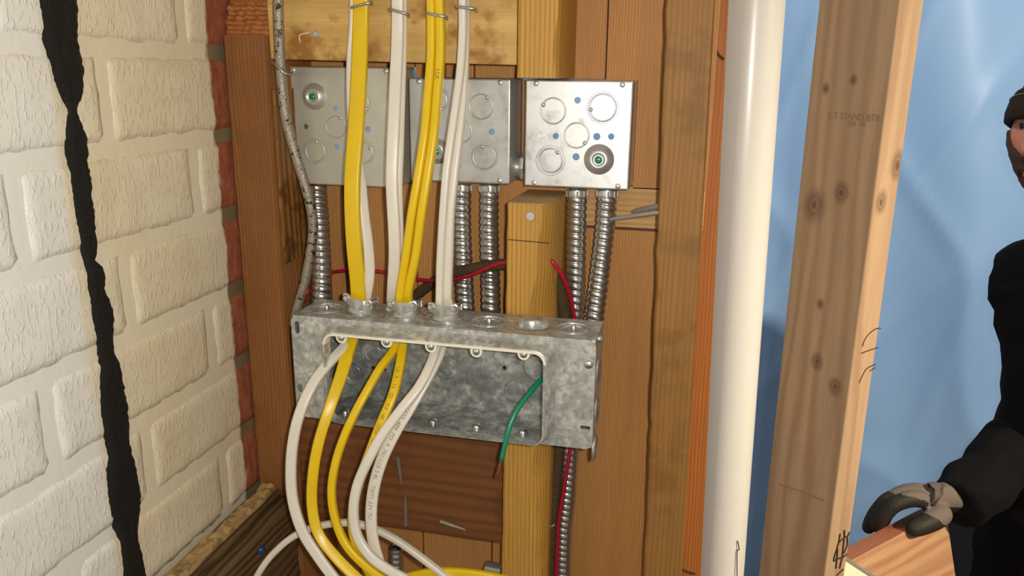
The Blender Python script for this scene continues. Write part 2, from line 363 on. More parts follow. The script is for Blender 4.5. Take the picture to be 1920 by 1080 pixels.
# ---- left wall: mortar bed and single bricks
wl_ = link('wall_left', boxm(XL - .10, XL - .0016, -.10, .80, -.72, .40, 0), M['mortar'], origin=(XL - .05, .35, -.72))
tag(wl_, 'white painted brick wall with a bare red strip beside the wood stud', None, None, 'structure')
CH = .0765; BL = .2005; JT = .0095
def brick_mesh(L, H, seed):
    """front face faces +X; rough raked face, rounded arrises"""
    nx, nz = max(6, int(L / .007)), 9; V = []; Fc = []
    for j in range(nz + 1):
        for i in range(nx + 1):
            y = -L / 2 + L * i / nx; z = H * j / nz
            e = min(L / 2 - abs(y), H / 2 - abs(z - H / 2)); rd = .0022
            x = 0 if e > rd else -(rd - math.sqrt(max(0, rd * rd - (rd - e) ** 2)))
            q = Vector((seed * 3.1, y * 60, z * 28)); x += .0007 * noise.noise(q) + .0005 * noise.noise(q * 2.6)
            yy_ = y + .0011 * noise.noise(Vector((seed, z * 45, 3 + (1 if y > 0 else 0)))) * (1 if i in (0, nx) else 0)
            zz_ = z + .0011 * noise.noise(Vector((seed + 9, y * 40, 5 + (1 if z > H / 2 else 0)))) * (1 if j in (0, nz) else 0)
            V.append((x, yy_, zz_))
    for j in range(nz):
        for i in range(nx): a = j * (nx + 1) + i; Fc.append((a, a + 1, a + nx + 2, a + nx + 1))
    b0 = len(V); ring = [i for i in range(nx + 1)] + [(j * (nx + 1) + nx) for j in range(1, nz + 1)] + [nz * (nx + 1) + i for i in range(nx - 1, -1, -1)] + [j * (nx + 1) for j in range(nz - 1, 0, -1)]
    for r_ in ring: V.append((-.02, V[r_][1], V[r_][2]))
    for q in range(len(ring)): Fc.append((ring[q], b0 + q, b0 + (q + 1) % len(ring), ring[(q + 1) % len(ring)]))
    return pydata(V, Fc)
bi = 0
for row in range(-6, 5):
    ztop = .0132 + CH * row - JT / 2 if row > 0 else .0132 + CH * row - JT / 2
    z0 = ztop - CH + JT
    off = .6445 if row % 2 == 1 else .540           # a vertical joint of this course
    for kk in range(-4, 3):
        y0 = off + kk * BL + JT / 2; y1 = y0 + BL - JT
        y0, y1 = max(y0, -.09), min(y1, .795)
        if y1 - y0 < .03: continue
        bi += 1
        b = link('brick', brick_mesh(y1 - y0, z1 - z0 if False else CH - JT, bi * 1.7), M['brick'], wl_, True, origin=(0, 0, 0))
        b.location = Vector((XL, (y0 + y1) / 2, z0)) - wl_.location
# ---- tar streak on that wall
TAR = [(-60, 64, 146), (0, 68, 147), (40, 76, 148), (80, 80, 147), (95, 86, 152), (120, 92, 158), (150, 98, 158), (180, 110, 153), (203, 125, 138), (212, 127, 138), (230, 122, 150), (260, 120, 162), (290, 123, 165), (300, 127, 162), (340, 131, 168), (400, 138, 175), (440, 147, 178), (475, 153, 181), (487, 158, 173), (500, 160, 190), (520, 161, 195), (540, 163, 192), (560, 167, 203), (600, 170, 214), (630, 178, 211), (650, 183, 209), (664, 184, 213), (680, 186, 222), (720, 184, 232), (780, 186, 242), (820, 195, 243), (850, 202, 246), (880, 196, 258), (930, 198, 266), (960, 203, 262), (990, 212, 258), (1010, 222, 258), (1040, 225, 265), (1080, 228, 274), (1150, 236, 285)]
V = []; Fc = []; NC = 10; rows = []
for (a, b) in zip(TAR, TAR[1:]):
    ns = max(1, int((b[0] - a[0]) / 6))
    for i in range(ns): t = i / ns; rows.append([a[q] + (b[q] - a[q]) * t for q in range(3)])
rows.append(TAR[-1])
for y_, l_, r_ in rows:
    l_ += 2.5 * noise.noise(Vector((y_ * .13, 1, 0))); r_ += 2.5 * noise.noise(Vector((y_ * .13, 7, 0)))
    for i in range(NC + 1):
        t = i / NC; p = atX(l_ + (r_ - l_) * t, y_, XL); e = min(1, min(t, 1 - t) * 5)
        h = -.006 if i in (0, NC) else .0016 + .0022 * e + .0013 * noise.noise(p * 180)
        V.append((XL + h, p.y, p.z))
for j in range(len(rows) - 1):
    for i in range(NC): a = j * (NC + 1) + i; Fc.append((a, a + NC + 1, a + NC + 2, a + 1))
o = link('tar_streak', pydata(V, Fc), M['tar'], wl_, True); o['label'] = 'uneven black tar streak running down the white bricks'

# ---- back wall: sheathing planks
wb = empty('wall_back', (-.2, SHEATH_Y, -.75)); tag(wb, 'brown fir sheathing planks behind the boxes and conduits', None, None, 'structure')
def plank(x0, x1, z0, z1, m='plank', y=SHEATH_Y, th=.018, g=.0008):
    o = link('plank', boxm(x0 + g, x1 - g, y, y + th, z0 + g, z1 - g, .0012), M[m], wb); return o
def plank_poly(pts, m='plank', y=SHEATH_Y, th=.018):
    return link('plank', plate(pts, [], th, lambda a, b: Vector((a, y, b)), (0, 1, 0)), M[m], wb)
seam_hi = [-.447, -.345, -.287, -.255, -.225, -.178]
for a, b in zip(seam_hi, seam_hi[1:]): plank(a, b, .0006 if a < -.29 else -.0088, .40)
plank(-.178, -.094, -.0088, .40)
plank_poly([(-.0932, -.0086), (-.0628, -.0086), (-.0628, -.1115), (.008, -.1115), (.008, .40), (-.0932, .40)])     # notched beside the bright box
plank(-.1765, -.1632, -.107, -.0085); plank(-.2900, -.2780, -.114, -.0085)
plank(-.447, -.4090, -.115, .0015)
plank(-.125, .008, -.1515, -.1085, 'plank_h')
seam_lo = [-.447, -.372, -.2895, -.205, -.125]
for a, b in zip(seam_lo, seam_lo[1:]): plank(a, b, -.75, -.1155 if a < -.29 else -.1072)
plank(-.125, .008, -.75, -.1525)
# ---- blue sheet across the far room
NX, NZ = 260, 180; V = []; Fc = []
for j in range(NZ + 1):
    for i in range(NX + 1):
        x = -1.7 + 4.2 * i / NX; z = -1.745 + 2.9 * j / NZ
        y = 2.30 + .035 * math.sin(x * 7 + 1.3 * math.sin(z * 1.5)) + .02 * math.sin(x * 17 + z * 3.1) + .03 * noise.noise(Vector((x * 3, z * 1.2, 0)))
        rd = abs(noise.noise(Vector((x * 2.2 + z * 1.1, z * 1.6 - x * .4, 4)))); y -= .012 * max(0, 1 - rd * 4) ** 2
        rd = abs(noise.noise(Vector((x * 4.2 - z * 1.3, z * 1.1, 9)))); y -= .008 * max(0, 1 - rd * 4) ** 2
        V.append((x, y, z))
for j in range(NZ):
    for i in range(NX): a = j * (NX + 1) + i; Fc.append((a, a + 1, a + NX + 2, a + NX + 1))
tag(link('tarpaulin', pydata(V, Fc), M['tarp'], None, True), 'pale blue plastic sheet hanging with soft creases across the far room', 'tarp')

# ================================================================== TIMBER
def loft_stud(x0, x1, y0, y1, z0, z1, ch, seed, lean=0, nz=40, jit=.0012):
    """stud with an uneven waney front-right arris; ch(t) = chamfer size"""
    loops = []
    for i in range(nz + 1):
        t = i / nz; z = z0 + (z1 - z0) * t; c_ = ch(t) * (1 + .7 * noise.noise(Vector((seed, z * 30, 0)))); dx = lean * (1 - t)
        j = lambda s: jit * noise.noise(Vector((seed + s, z * 50, 3)))
        pts = [(x0 + j(1), y1), (x0 + j(2), y0 + .0015), (x0 + .0015 + j(2), y0 + j(3) * .4), (x1 - c_, y0 + j(4) * .4), (x1 - c_ * .45 + j(5), y0 + c_ * .6), (x1 + j(6) * .5, y0 + c_ * 1.7), (x1, y1)]
        loops.append([(a + dx, b, z) for a, b in pts])
    return loftloops(loops, True)
# left stud
zt = at(455, 66, .70).z
def ch_l(t): return .003
o = empty('wall_stud', (-.423, .745, -.74)); tag(o, 'worn brown stud against the brick wall, notched near its top', 'stud', 'old wall studs')
link('post', loft_stud(-.4445, -.4005, .700, .789, -.74, zt, ch_l, 3), M['stud_l'], o, 35)
link('post', loft_stud(-.4445, -.4005, .715, .789, zt - .004, .40, ch_l, 5), M['stud_l'], o, 35)
# splintered notch on top of the lower piece
V = []; Fc = []; nn = 18
for j in range(nn + 1):
    for i in range(nn + 1):
        t, s = i / nn, j / nn; x = -.4445 + .044 * t; z = zt - .003 + .033 * s
        y = .7035 + .010 * s + .004 * noise.noise(Vector((x * 160, z * 90, 2))) + .003 * noise.noise(Vector((x * 420, z * 240, 2)))
        V.append((x, min(y, .7165), z))
for j in range(nn):
    for i in range(nn): a = j * (nn + 1) + i; Fc.append((a, a + 1, a + nn + 2, a + nn + 1))
b0 = len(V); ring = list(range(nn + 1)) + [j * (nn + 1) + nn for j in range(1, nn + 1)] + [nn * (nn + 1) + i for i in range(nn - 1, -1, -1)] + [j * (nn + 1) for j in range(nn - 1, 0, -1)]
for q in ring: V.append((V[q][0], .722, V[q][2]))
for q in range(len(ring)): Fc.append((ring[q], b0 + q, b0 + (q + 1) % len(ring), ring[(q + 1) % len(ring)]))
link('splintered_notch', pydata(V, Fc), M['torn'], o, True)['label'] = 'torn orange wood fibres'
# chiselled right side of the left stud
link('split_face', loft_stud(-.4010, -.3985, .705, .786, -.19, -.02, lambda t: .001, 8, jit=.003), M['stud_l_chisel'], o)['label'] = 'raw yellow split side'
link('side_block', boxm(-.4000, -.389, .755, .789, -.36, -.118, .002), M['stud_l'], o)
# centre stud, upper and lower piece
zc = at(970, 146, .70).z
tag(link('wall_stud', loft_stud(-.1605, -.1235, .700, .789, zc, .40, lambda t: .004, 11), M['stud_c'], None, 35), 'yellowish stud stub ending above the rightmost square box', 'stud', 'old wall studs')
zc2 = at(952, 381, .70).z
def ch_c(t):
    b = .004 + .013 * max(0, 1 - abs(t - .86) / .2) + .008 * max(0, 1 - abs(t - .6) / .25); return b
cs = empty('wall_stud', (-.147, .745, -.74)); tag(cs, 'yellowish cut-off stud with a nail head standing behind the long gang box', 'stud', 'old wall studs')
link('post', loft_stud(-.1685, -.1265, .700, .789, -.74, zc2, ch_c, 14, lean=-.004, nz=90, jit=.0009), M['stud_c'], cs, 35)
link('end_grain', plate([(-.1675, .7015), (-.1325, .7015), (-.1285, .709), (-.1285, .788), (-.1675, .788)], [], .0006, lambda a, b: Vector((a, b, zc2)), (0, 0, 1)), M['end_grain'], cs)
p = at(995, 405, .70); link('nail_head', lathe([(.0001, -.0015), (.0038, -.0015), (.0042, -.0006), (.0042, .001)], p, (0, 1, 0), 16), M['greywire'], cs, 40)
p1, p2 = at(952, 449, .6998), at(1030, 456, .6998); link('saw_mark', sweep([p1, p2], circ(.0004, 6)), M['marker'], cs)
# right stud of the bay
fr = [at(1193, 1450, .70), at(1257, 1450, .70), at(1388, -800, .70), at(1282, -800, .70)]
N_ = 90; loops = []
for i in range(N_ + 1):
    t = i / N_; a = fr[0].lerp(fr[3], t); b = fr[1].lerp(fr[2], t); jx = .0016 * noise.noise(Vector((2, a.z * 55, 1))) + .0012 * noise.noise(Vector((2, a.z * 18, 1)))
    loops.append([(a.x + jx, .789, a.z), (a.x + jx, .7015, a.z), (a.x + jx + .0015, .70, a.z), (b.x - .0015, .70, b.z), (b.x, .7015, b.z), (b.x, .789, b.z)])
tag(link('wall_stud', loftloops(loops, True), M['stud_r'], None, 35), 'dark knotty old stud standing left of the white pipe', 'stud', 'old wall studs')
# strip in its shade, warm lamp light put into its orange colour
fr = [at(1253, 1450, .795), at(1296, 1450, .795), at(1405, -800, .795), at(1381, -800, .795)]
st = link('trim_strip', hexa(fr, (0, .018, 0), .001), M['strip']); tag(st, 'narrow fir strip, painted orange for warm light, between the dark stud and the white pipe', 'trim strip')
for a, b in (((1341, 88), (1357, 112)), ((1276, 1064), (1303, 1076))):
    link('pencil_mark', sweep(catmull([at(*a, .7948), at((a[0] + b[0]) / 2 - 3, (a[1] + b[1]) / 2 + 1, .7948), at(*b, .7948)], 4), circ(.0012, 6)), M['marker'], st)
# plywood
fr = [at(528, 111, .706), at(967, 122, .706), at(967, -60, .706), at(520, -60, .706)]
fr = [Vector((-.3995, .706, fr[0].z)), Vector((-.1625, .706, fr[1].z)), Vector((-.1625, .706, .38)), Vector((-.3995, .706, .38))]
pl = link('plywood_panel', hexa(fr, (0, .019, 0), .001), M['ply']); tag(pl, 'stained plywood panel holding the four cable staples', 'plywood')
p = at(592, 64, .706); link('screw', lathe([(.0001, -.0012), (.0025, -.0012), (.0036, 0), (.0036, .002)], p, (0, 1, 0), 14), M['greywire'], pl, 40)
link('pencil_mark', sweep(catmull([at(563, 80, .7058), at(562, 66, .7058), at(580, 61, .7058)], 4), circ(.0005, 6)), M['lip'], pl)
# horizontal dark blocking with nails
bk = link('blocking_board', boxm(-.4000, -.1735, .712, .75, at(938, 1010, .712).z - .006, -.300, .0025, cuts=8, rough=.0012), M['block'], None, 40)
tag(bk, 'dark horizontal wood block with bent nails below the gang box', 'wood block')
def nail(a, b, Y0, Y1, lab, r_=.0019, grp='loose nails in the dark block'):
    A, B = at(*a, Y0), at(*b, Y1); path = [A, A.lerp(B, .5), B]
    me = sweep(path, circ(r_, 10), scale=lambda t: 1 if t < .8 else .45); e = link('nail', me, M['nail'], None, 40); tag(e, lab, 'nail', grp); return e
nail((746, 860), (753, 908), .700, .7125, 'short grey nail, uppermost of three sticking from the dark block')
nail((761, 985), (760, 932), .7125, .700, 'upright grey nail, middle one of three in the dark block')
nail((824, 977), (874, 994), .700, .7125, 'slanting grey nail nearest the yellowish stud in the dark block')
# sill along the brick wall
zs = -.4365
sl = empty('sill_beam', (XL + .018, .6, -.62)); tag(sl, 'rotten dark sill beam with mortar crumbs at the foot of the brick wall', 'beam')
link('beam', boxm(XL + .004, -.4165, .30, .6985, -.62, zs - .005, .003, cuts=10, rough=.003), M['sill'], sl, 45)
link('side_plate', hexa([(-.4165, .30, -.62), (-.4165, .30, zs - .012), (-.4165, .6985, zs - .012), (-.4165, .6985, -.62)], (.016, 0, 0), .002, cuts=8, rough=.002), M['sill'], sl, 45)
V = []; Fc = []; na, nb = 60, 7
for j in range(na + 1):
    for i in range(nb + 1):
        y = .32 + .378 * j / na; x = XL + .007 + .019 * i / nb + .005 * noise.noise(Vector((y * 22, 3, 1)))
        h = .0035 * (1 - (2 * i / nb - 1) ** 2) + .0035 * noise.noise(Vector((x * 120, y * 90, 0))) + .002 * noise.noise(Vector((x * 300, y * 260, 0)))
        if i in (0, nb): h = -.006
        V.append((x, y, zs - .002 + h))
for j in range(na):
    for i in range(nb): a = j * (nb + 1) + i; Fc.append((a, a + 1, a + nb + 2, a + nb + 1))
o = link('mortar_crumbs', pydata(V, Fc), M['crumb'], sl); o['label'] = 'pale crumbled mortar lying on the beam'; o['kind'] = 'stuff'
p = atX(489, 1031, -.4005); link('blue_nail_head', lathe([(.0001, .004), (.0028, .0035), (.0042, .002), (.0046, 0), (.0046, -.002)], p, (1, 0, -.1), 16), M['blue_nail'], sl, True)

# ================================================================== SQUARE BOXES
def R_(px_r, Y): return px_r * Y / F * .985
def square_box(label, x0, x1, z0, z1, kos, holes, bumps, mat, cr, dimples=()):
    Y = .745; D = .058; th = .0016
    e = empty('junction_box', ((x0 + x1) / 2, Y + D / 2, z0)); tag(e, label, 'junction box', 'square steel boxes seen from behind')
    to3 = lambda a, b: Vector((a, Y, b))
    hl = []; disc = []
    for (px, py, ro, ri, nt) in kos:
        p = at(px, py, Y); r1 = R_(ro, Y); hl.append(circle2(p.x, p.z, r1)); disc.append((p, r1, R_(ri, Y) if ri else 0, nt))
    for (px, py, r1) in holes:
        p = at(px, py, Y); hl.append(circle2(p.x, p.z, R_(r1, Y), 18))
    for (px, py, r1) in bumps:
        p = at(px, py, Y); hl.append(circle2(p.x, p.z, R_(r1, Y)))
    ol = rrect(x0, x1, z0, z1, cr, 5)
    er = .0016; oli = rrect(x0 + er, x1 - er, z0 + er, z1 - er, max(.0005, cr - er * .5), 5)
    link('back_panel', plate(oli, hl, th, to3, (0, 1, 0)), mat, e)
    # side walls as one bent band with thickness
    inn = rrect(x0 + th, x1 - th, z0 + th, z1 - th, max(.0006, cr - th), 5)
    olm = rrect(x0 + er * .3, x1 - er * .3, z0 + er * .3, z1 - er * .3, max(.0008, cr - er * .2), 5)
    loops = [[(a, Y, b) for a, b in oli], [(a, Y + er * .3, b) for a, b in olm], [(a, Y + er, b) for a, b in ol], [(a, Y + D, b) for a, b in ol], [(a, Y + D, b) for a, b in inn], [(a, Y + th, b) for a, b in inn]]
    link('side_walls', loftloops(loops), mat, e, 40)
    for p, r1, r2, nt in disc:
        nta = math.radians(nt)
        def disc_(ra, rb, y):
            return plate(circle2(p.x, p.z, ra), [circle2(p.x, p.z, rb)] if rb else [], .0013, lambda a, b: Vector((a, Y + y, b)), (0, 1, 0))
        if r2:
            ringo = link('knockout_ring', disc_(r1 - .0004, r2, .0002), mat, e); ko = link('knockout', disc_(r2 - .0004, 0, .0005), mat, e)
            rt = r2
        else:
            ko = link('knockout', disc_(r1 - .0004, 0, .0004), mat, e); rt = r1
        q = p + Vector((math.cos(nta), 0, math.sin(nta))) * (rt - .001)
        link('tab', lathe([(.0001, -.0008), (.0015, -.0006), (.0022, .0002), (.0022, .0012)], q, (0, 1, 0), 10), mat, e, True)
        link('bead', lathe([(rt - .0008, .0002), (rt - .0005, -.0005), (rt + .0003, -.0006), (rt + .0008, .0002)], p, (0, 1, 0), 28), mat, e, True)
    for (px, py, r1) in bumps:
        p = at(px, py, Y); rr_ = R_(r1, Y)
        gb = link('ground_bump', lathe([(rr_ * 1.02, .0003), (rr_ * .95, -.0003), (rr_ * .82, -.0022), (rr_ * .62, -.0042), (rr_ * .52, -.0050), (rr_ * .42, -.0050), (rr_ * .36, -.0036), (rr_ * .3, -.0034), (rr_ * .26, -.0035)], p, (0, 1, 0), 28), mat, e, True)
        link('green_screw', lathe([(.0001, -.0058), (rr_ * .16, -.0056), (rr_ * .25, -.0048), (rr_ * .27, .002)], p, (0, 1, 0), 14), M['green_screw'], gb, True)
    for (px, py, r1) in dimples:
        p = at(px, py, Y); link('dimple', lathe([(.0002, .0004), (r1 * .0004, .0002), (r1 * .0005, -.0006), (r1 * .0006, .0002)], p, (0, 1, 0), 16), mat, e, True)
    # spot welds in the corners and pressed fold line
    for sx in (x0 + .010, x1 - .010):
        link('weld', lathe([(.0001, -.0007), (.0022, -.0004), (.003, .0003)], (sx, Y, z1 - .0035), (0, 1, 0), 12), mat, e, True)
        link('weld', lathe([(.0001, -.0007), (.0022, -.0004), (.003, .0003)], (sx, Y, z0 + .0035), (0, 1, 0), 12), mat, e, True)
    return e
square_box('dull larger square steel box at the left, behind the single wide yellow cable', -.4085, -.2905, -.1148, .0013,
    [(630, 238, 22, 0, 60), (591, 284, 26, 21, 80), (672, 192, 26, 21, -40), (680, 286, 26, 21, 30)],
    [(629.5, 203, 5.2), (573, 237.5, 5.5), (632, 275, 5.6), (690, 242, 5.8)], [(589, 181, 27)], M['galv1'], .004)
square_box('middle square steel box behind the yellow and white cable pairs', -.2775, -.1770, -.1066, -.0080,
    [(902, 200, 23.5, 0, 55), (864, 246, 22, 0, 200), (908, 295, 27, 22.5, 100), (818, 188, 26, 21, -60)],
    [(922, 247, 6), (861, 310, 5.5), (826, 245, 5)], [(821, 284, 25)], M['galv2'], .002)
square_box('bright shiny square steel box at the right, no cable in front of it', -.1628, -.0632, -.1072, -.0083,
    [(1037, 208, 24, 0, 150), (1130, 202, 30, 25, 190), (1081, 254, 23.5, 0, -40), (1032, 301, 29, 23, 50)],
    [(1083, 188, 6.2), (1119, 256, 6.8), (1042, 255, 6), (1146, 256, 6), (1080, 294, 6.8)], [(1123, 299, 29)], M['galv3'], .0012, [(1015, 254, 6)])
# nipple joining box 2 and box 3
pn = at(969, 313, .772)
e = empty('conduit_nipple', (pn.x, .772, pn.z - .013)); tag(e, 'short threaded steel nipple joining the middle and right square boxes', 'pipe fitting')
th_ = []
for i in range(15): th_.append((.0098 if i % 2 else .0089, -.0066 + .0132 * i / 14))
link('threaded_sleeve', lathe(th_, pn, (1, 0, 0), 22), M['zinc'], e, 30)
for s in (-1, 1):
    hx = []
    link('locknut', lathe([(.0098, s * .0070 - .002), (.0138, s * .0070 - .002), (.0142, s * .0070), (.0138, s * .0070 + .002), (.0098, s * .0070 + .002)], pn, (1, 0, 0), 8), M['zinc'], e)

# ================================================================== FLEXIBLE CONDUITS
def conduit(name, pts, rad, lab, grp=None, collar=True, pitch=.0072, endstep=None):
    path = resample(catmull(pts, 10), .0009); fr_ = frames(path); n = 22; V = []; Fc = []
    for i, (p, t, u, v) in enumerate(fr_):
        s = i * .0009
        for j in range(n):
            a = 2 * math.pi * j / n; ph = (s / pitch + j / n) % 1
            x = abs(ph * 2 - 1); k_ = 1 - x ** 3.2 if x < 1 else 0          # broad rounded crown, narrow valley
            rr_ = rad * (.84 + .16 * k_)
            V.append(p + (u * math.cos(a) + v * math.sin(a)) * rr_)
    for i in range(len(fr_) - 1):
        for j in range(n): Fc.append((i * n + j, i * n + (j + 1) % n, (i + 1) * n + (j + 1) % n, (i + 1) * n + j))
    e = empty(name, path[-1]); tag(e, lab, 'conduit', grp)
    link('spiral_tube', pydata(V, Fc), M['flex'], e, True)
    if collar:
        p, t = fr_[0][0], fr_[0][1]
        link('collar', lathe([(rad * .8, 0), (rad * 1.0, 0), (rad * 1.02, .001), (rad * 1.02, .0055), (rad * .9, .0062)], p, t, 24), M['zinc'], e, 40)
        for q in range(9):
            a = 2 * math.pi * q / 9; c_ = p + t * .0035 + (fr_[0][2] * math.cos(a) + fr_[0][3] * math.sin(a)) * rad * 1.02
            link('tooth', lathe([(.0001, -.0032), (.0011, -.0028), (.0011, .0028), (.0001, .0032)], c_, t, 6), M['zinc'], e)
    return e
FG = 'corrugated steel conduits'
def pts3(l): return [at(a, b, y) for a, b, y in l]
conduit('flexible_conduit', pts3([(593, 347, .770), (597, 400, .768), (601, 470, .755), (603, 530, .742), (602, 580, .738), (604, 640, .738)]), .0110, 'corrugated conduit below the dull left box, beside the braided cable', FG, False)
conduit('flexible_conduit', pts3([(866, 346, .772), (866, 420, .77), (869, 500, .762), (873, 585, .752), (876, 660, .748)]), .0098, 'corrugated conduit partly hidden by the white cable pair under the middle box', FG)
conduit('flexible_conduit', pts3([(918, 347, .772), (917, 420, .77), (919, 500, .762), (921, 590, .752), (922, 660, .748)]), .0100, 'corrugated conduit just left of the cut-off yellowish stud', FG)
conduit('flexible_conduit', pts3([(1082, 356, .772), (1080, 450, .77), (1079, 540, .768), (1076, 620, .766), (1073, 720, .766), (1068, 840, .766), (1063, 930, .766), (1056, 1000, .766), (1054, 1100, .766)]), .0101, 'long corrugated conduit running from the bright box to below the gang box', FG)
conduit('flexible_conduit', pts3([(1139, 356, .772), (1134, 430, .77), (1124, 520, .762), (1114, 600, .752), (1108, 660, .748)]), .0102, 'corrugated conduit under the right edge of the bright box', FG)
conduit('flexible_conduit', pts3([(742, 1026, .76), (743, 1060, .76), (743, 1110, .76)]), .0085, 'stub of dull corrugated conduit at the bottom behind the white cables', FG, False)

# ================================================================== FIVE-GANG BOX
GY = .636; GB = .692; gx0, gx1 = -.3572, -.0745; gz0, gz1 = -.3205, -.2195
sk = lambda p: p
gb = empty('gang_box', ((gx0 + gx1) / 2, .665, gz0)); tag(gb, 'long five-gang steel box with open front and cables spilling out', 'junction box')
to3 = lambda a, b: Vector((a, GY, b))
RY = GY - .0115                                   # front plane of the raised plaster ring
qa, qb, qc = at(603, 621, RY), at(1024, 667, RY), at(1026, 829, RY)
ox0, ox1, oz0, oz1 = qa.x, qb.x, gz0 + .0035, (qa.z + qb.z) / 2 + .0006
orad = .011
hole = rrect(ox0 - .004, ox1 + .007, oz0 - .0010, oz1 + .0062, orad + .003, 6)
slots = []
def slot(px, py, w_, h_):
    p = at(px, py, GY); return rrect(p.x - w_ / 2, p.x + w_ / 2, p.z - h_ / 2, p.z + h_ / 2, min(w_, h_) / 2 * .98, 4)
slots = [slot(557, 614, .0045, .012), slot(562, 727, .005, .008), slot(1097, 802, .009, .0035)]
link('cover_plate', plate(rrect(gx0, gx1, gz0, gz1, .007, 6), [hole] + slots, .0018, to3, (0, 1, 0)), M['gang'], gb)
# raised plaster-ring shoulder around the opening
L = []
for off, y in ((1.0, .0), (.80, -.0012), (.55, -.0042), (.36, -.0078), (.24, -.0100), (.10, -.0113), (0, -.0115)):
    L.append([(a, GY + y, b) for a, b in rrect(ox0 - .004 * off, ox1 + .007 * off, oz0 - .0010 * off, oz1 + .0062 * off, orad + .003 * off, 6)])
link('raised_ring', loftloops(L), M['gang'], gb, True)
lip = [[(a, RY + y, b) for a, b in rrect(ox0 + i_, ox1 - i_, oz0 + i_ * .3, oz1 - i_, orad - i_, 6)] for i_, y in ((-.0004, .0004), (.0004, -.0008), (.0020, -.0008), (.0026, .0004), (.0026, .0105), (.0005, .0110))]
rim = link('rim', loftloops(lip), [M['gang'], M['lip']], gb, 40); rim['label'] = 'inner rim, cream with paint along the top'
for pg in rim.data.polygons:
    zc_ = pg.center.z + rim.location.z + gb.location.z
    if zc_ > oz1 - .016 - .008 * (pg.center.x > .09): pg.material_index = 1
# body walls
cxs = [(612, 573), (672, 577), (751, 585), (830, 592), (916, 600), (998, 610), (1074, 616)]
zt_ = gz1 - .0006; topholes = []; topk = []
for i, (px, py) in enumerate(cxs):
    p = at(px, py, .664); topk.append(p)
    topholes.append(circle2(p.x, .664, .0160, 28))
link('top_wall', plate([(gx0 + .001, GY + .0018), (gx1 - .001, GY + .0018), (gx1 - .001, GB), (gx0 + .001, GB)], topholes, -.0016, lambda a, b: Vector((a, b, zt_)), (0, 0, 1)), M['gang'], gb)
for i, p in enumerate(topk):
    c_ = Vector((p.x, .664, zt_))
    if i == 5:
        link('knockout_ring', lathe([(.0168, .0004), (.0150, .0009), (.0140, -.001), (.0132, -.007)], c_, (0, 0, 1), 28), M['gang'], gb, True)
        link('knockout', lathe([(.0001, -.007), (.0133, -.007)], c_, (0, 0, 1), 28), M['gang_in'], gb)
    else:
        link('knockout', lathe([(.0001, -.0004), (.0085, -.0004), (.0092, -.0012), (.0102, -.0012), (.0108, .0002), (.0138, .0002), (.0142, -.0010), (.0156, -.0010), (.0162, .0006), (.0167, .0002)], c_, (0, 0, 1), 28), M['gang'], gb, 30)
    if i in (0, 4, 6): link('screw_tip', lathe([(.0001, .0055), (.0010, .005), (.0022, .003), (.0024, 0)], c_ + Vector((.001, -.001, 0)), (0, 0, 1), 12), M['screw'], gb, True)
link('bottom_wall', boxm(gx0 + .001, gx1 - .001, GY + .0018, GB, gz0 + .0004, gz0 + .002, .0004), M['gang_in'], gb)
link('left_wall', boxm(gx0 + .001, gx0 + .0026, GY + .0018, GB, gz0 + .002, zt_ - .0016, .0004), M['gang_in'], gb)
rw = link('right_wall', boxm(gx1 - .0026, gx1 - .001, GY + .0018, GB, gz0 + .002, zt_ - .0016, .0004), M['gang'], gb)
for py in (692, 755, 815):
    p = atX(1124, py, gx1); link('knockout', lathe([(.0001, .0002), (.0095, .0004), (.0108, .0014), (.0120, .0012), (.0125, -.001)], (gx1 - .001, .664, p.z), (1, 0, 0), 24), M['zinc'], rw, True)
link('side_bolt', lathe([(.0001, .004), (.003, .0036), (.004, .002), (.004, -.002)], (gx1 - .001, .66, gz1 - .006), (1, 0, 0), 14), M['screw'], rw, True)
bkh = []; bkk = []
for (px, py, r1) in ((700, 663, .0118), (662, 700, .0118), (1005, 690, .0118), (968, 735, .0118), (835, 690, .0118)):
    p = at(px, py, GB); bkh.append(circle2(p.x, p.z, r1)); bkk.append((p, r1))
for (px, py) in ((735, 632), (947, 690), (1003, 664), (720, 692), (700, 690)):
    p = at(px, py, GB); bkh.append(circle2(p.x, p.z, .0024, 14))
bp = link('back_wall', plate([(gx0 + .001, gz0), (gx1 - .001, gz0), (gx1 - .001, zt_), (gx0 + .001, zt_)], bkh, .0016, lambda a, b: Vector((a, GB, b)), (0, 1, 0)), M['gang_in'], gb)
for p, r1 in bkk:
    link('knockout', lathe([(.0001, .0003), (r1 * .62, .0003), (r1 * .68, .0009), (r1 * .74, .0003), (r1 - .0006, .0002), (r1, -.0006), (r1 + .0008, .0003)], p, (0, 1, 0), 28), M['gang_in'], bp, 30)
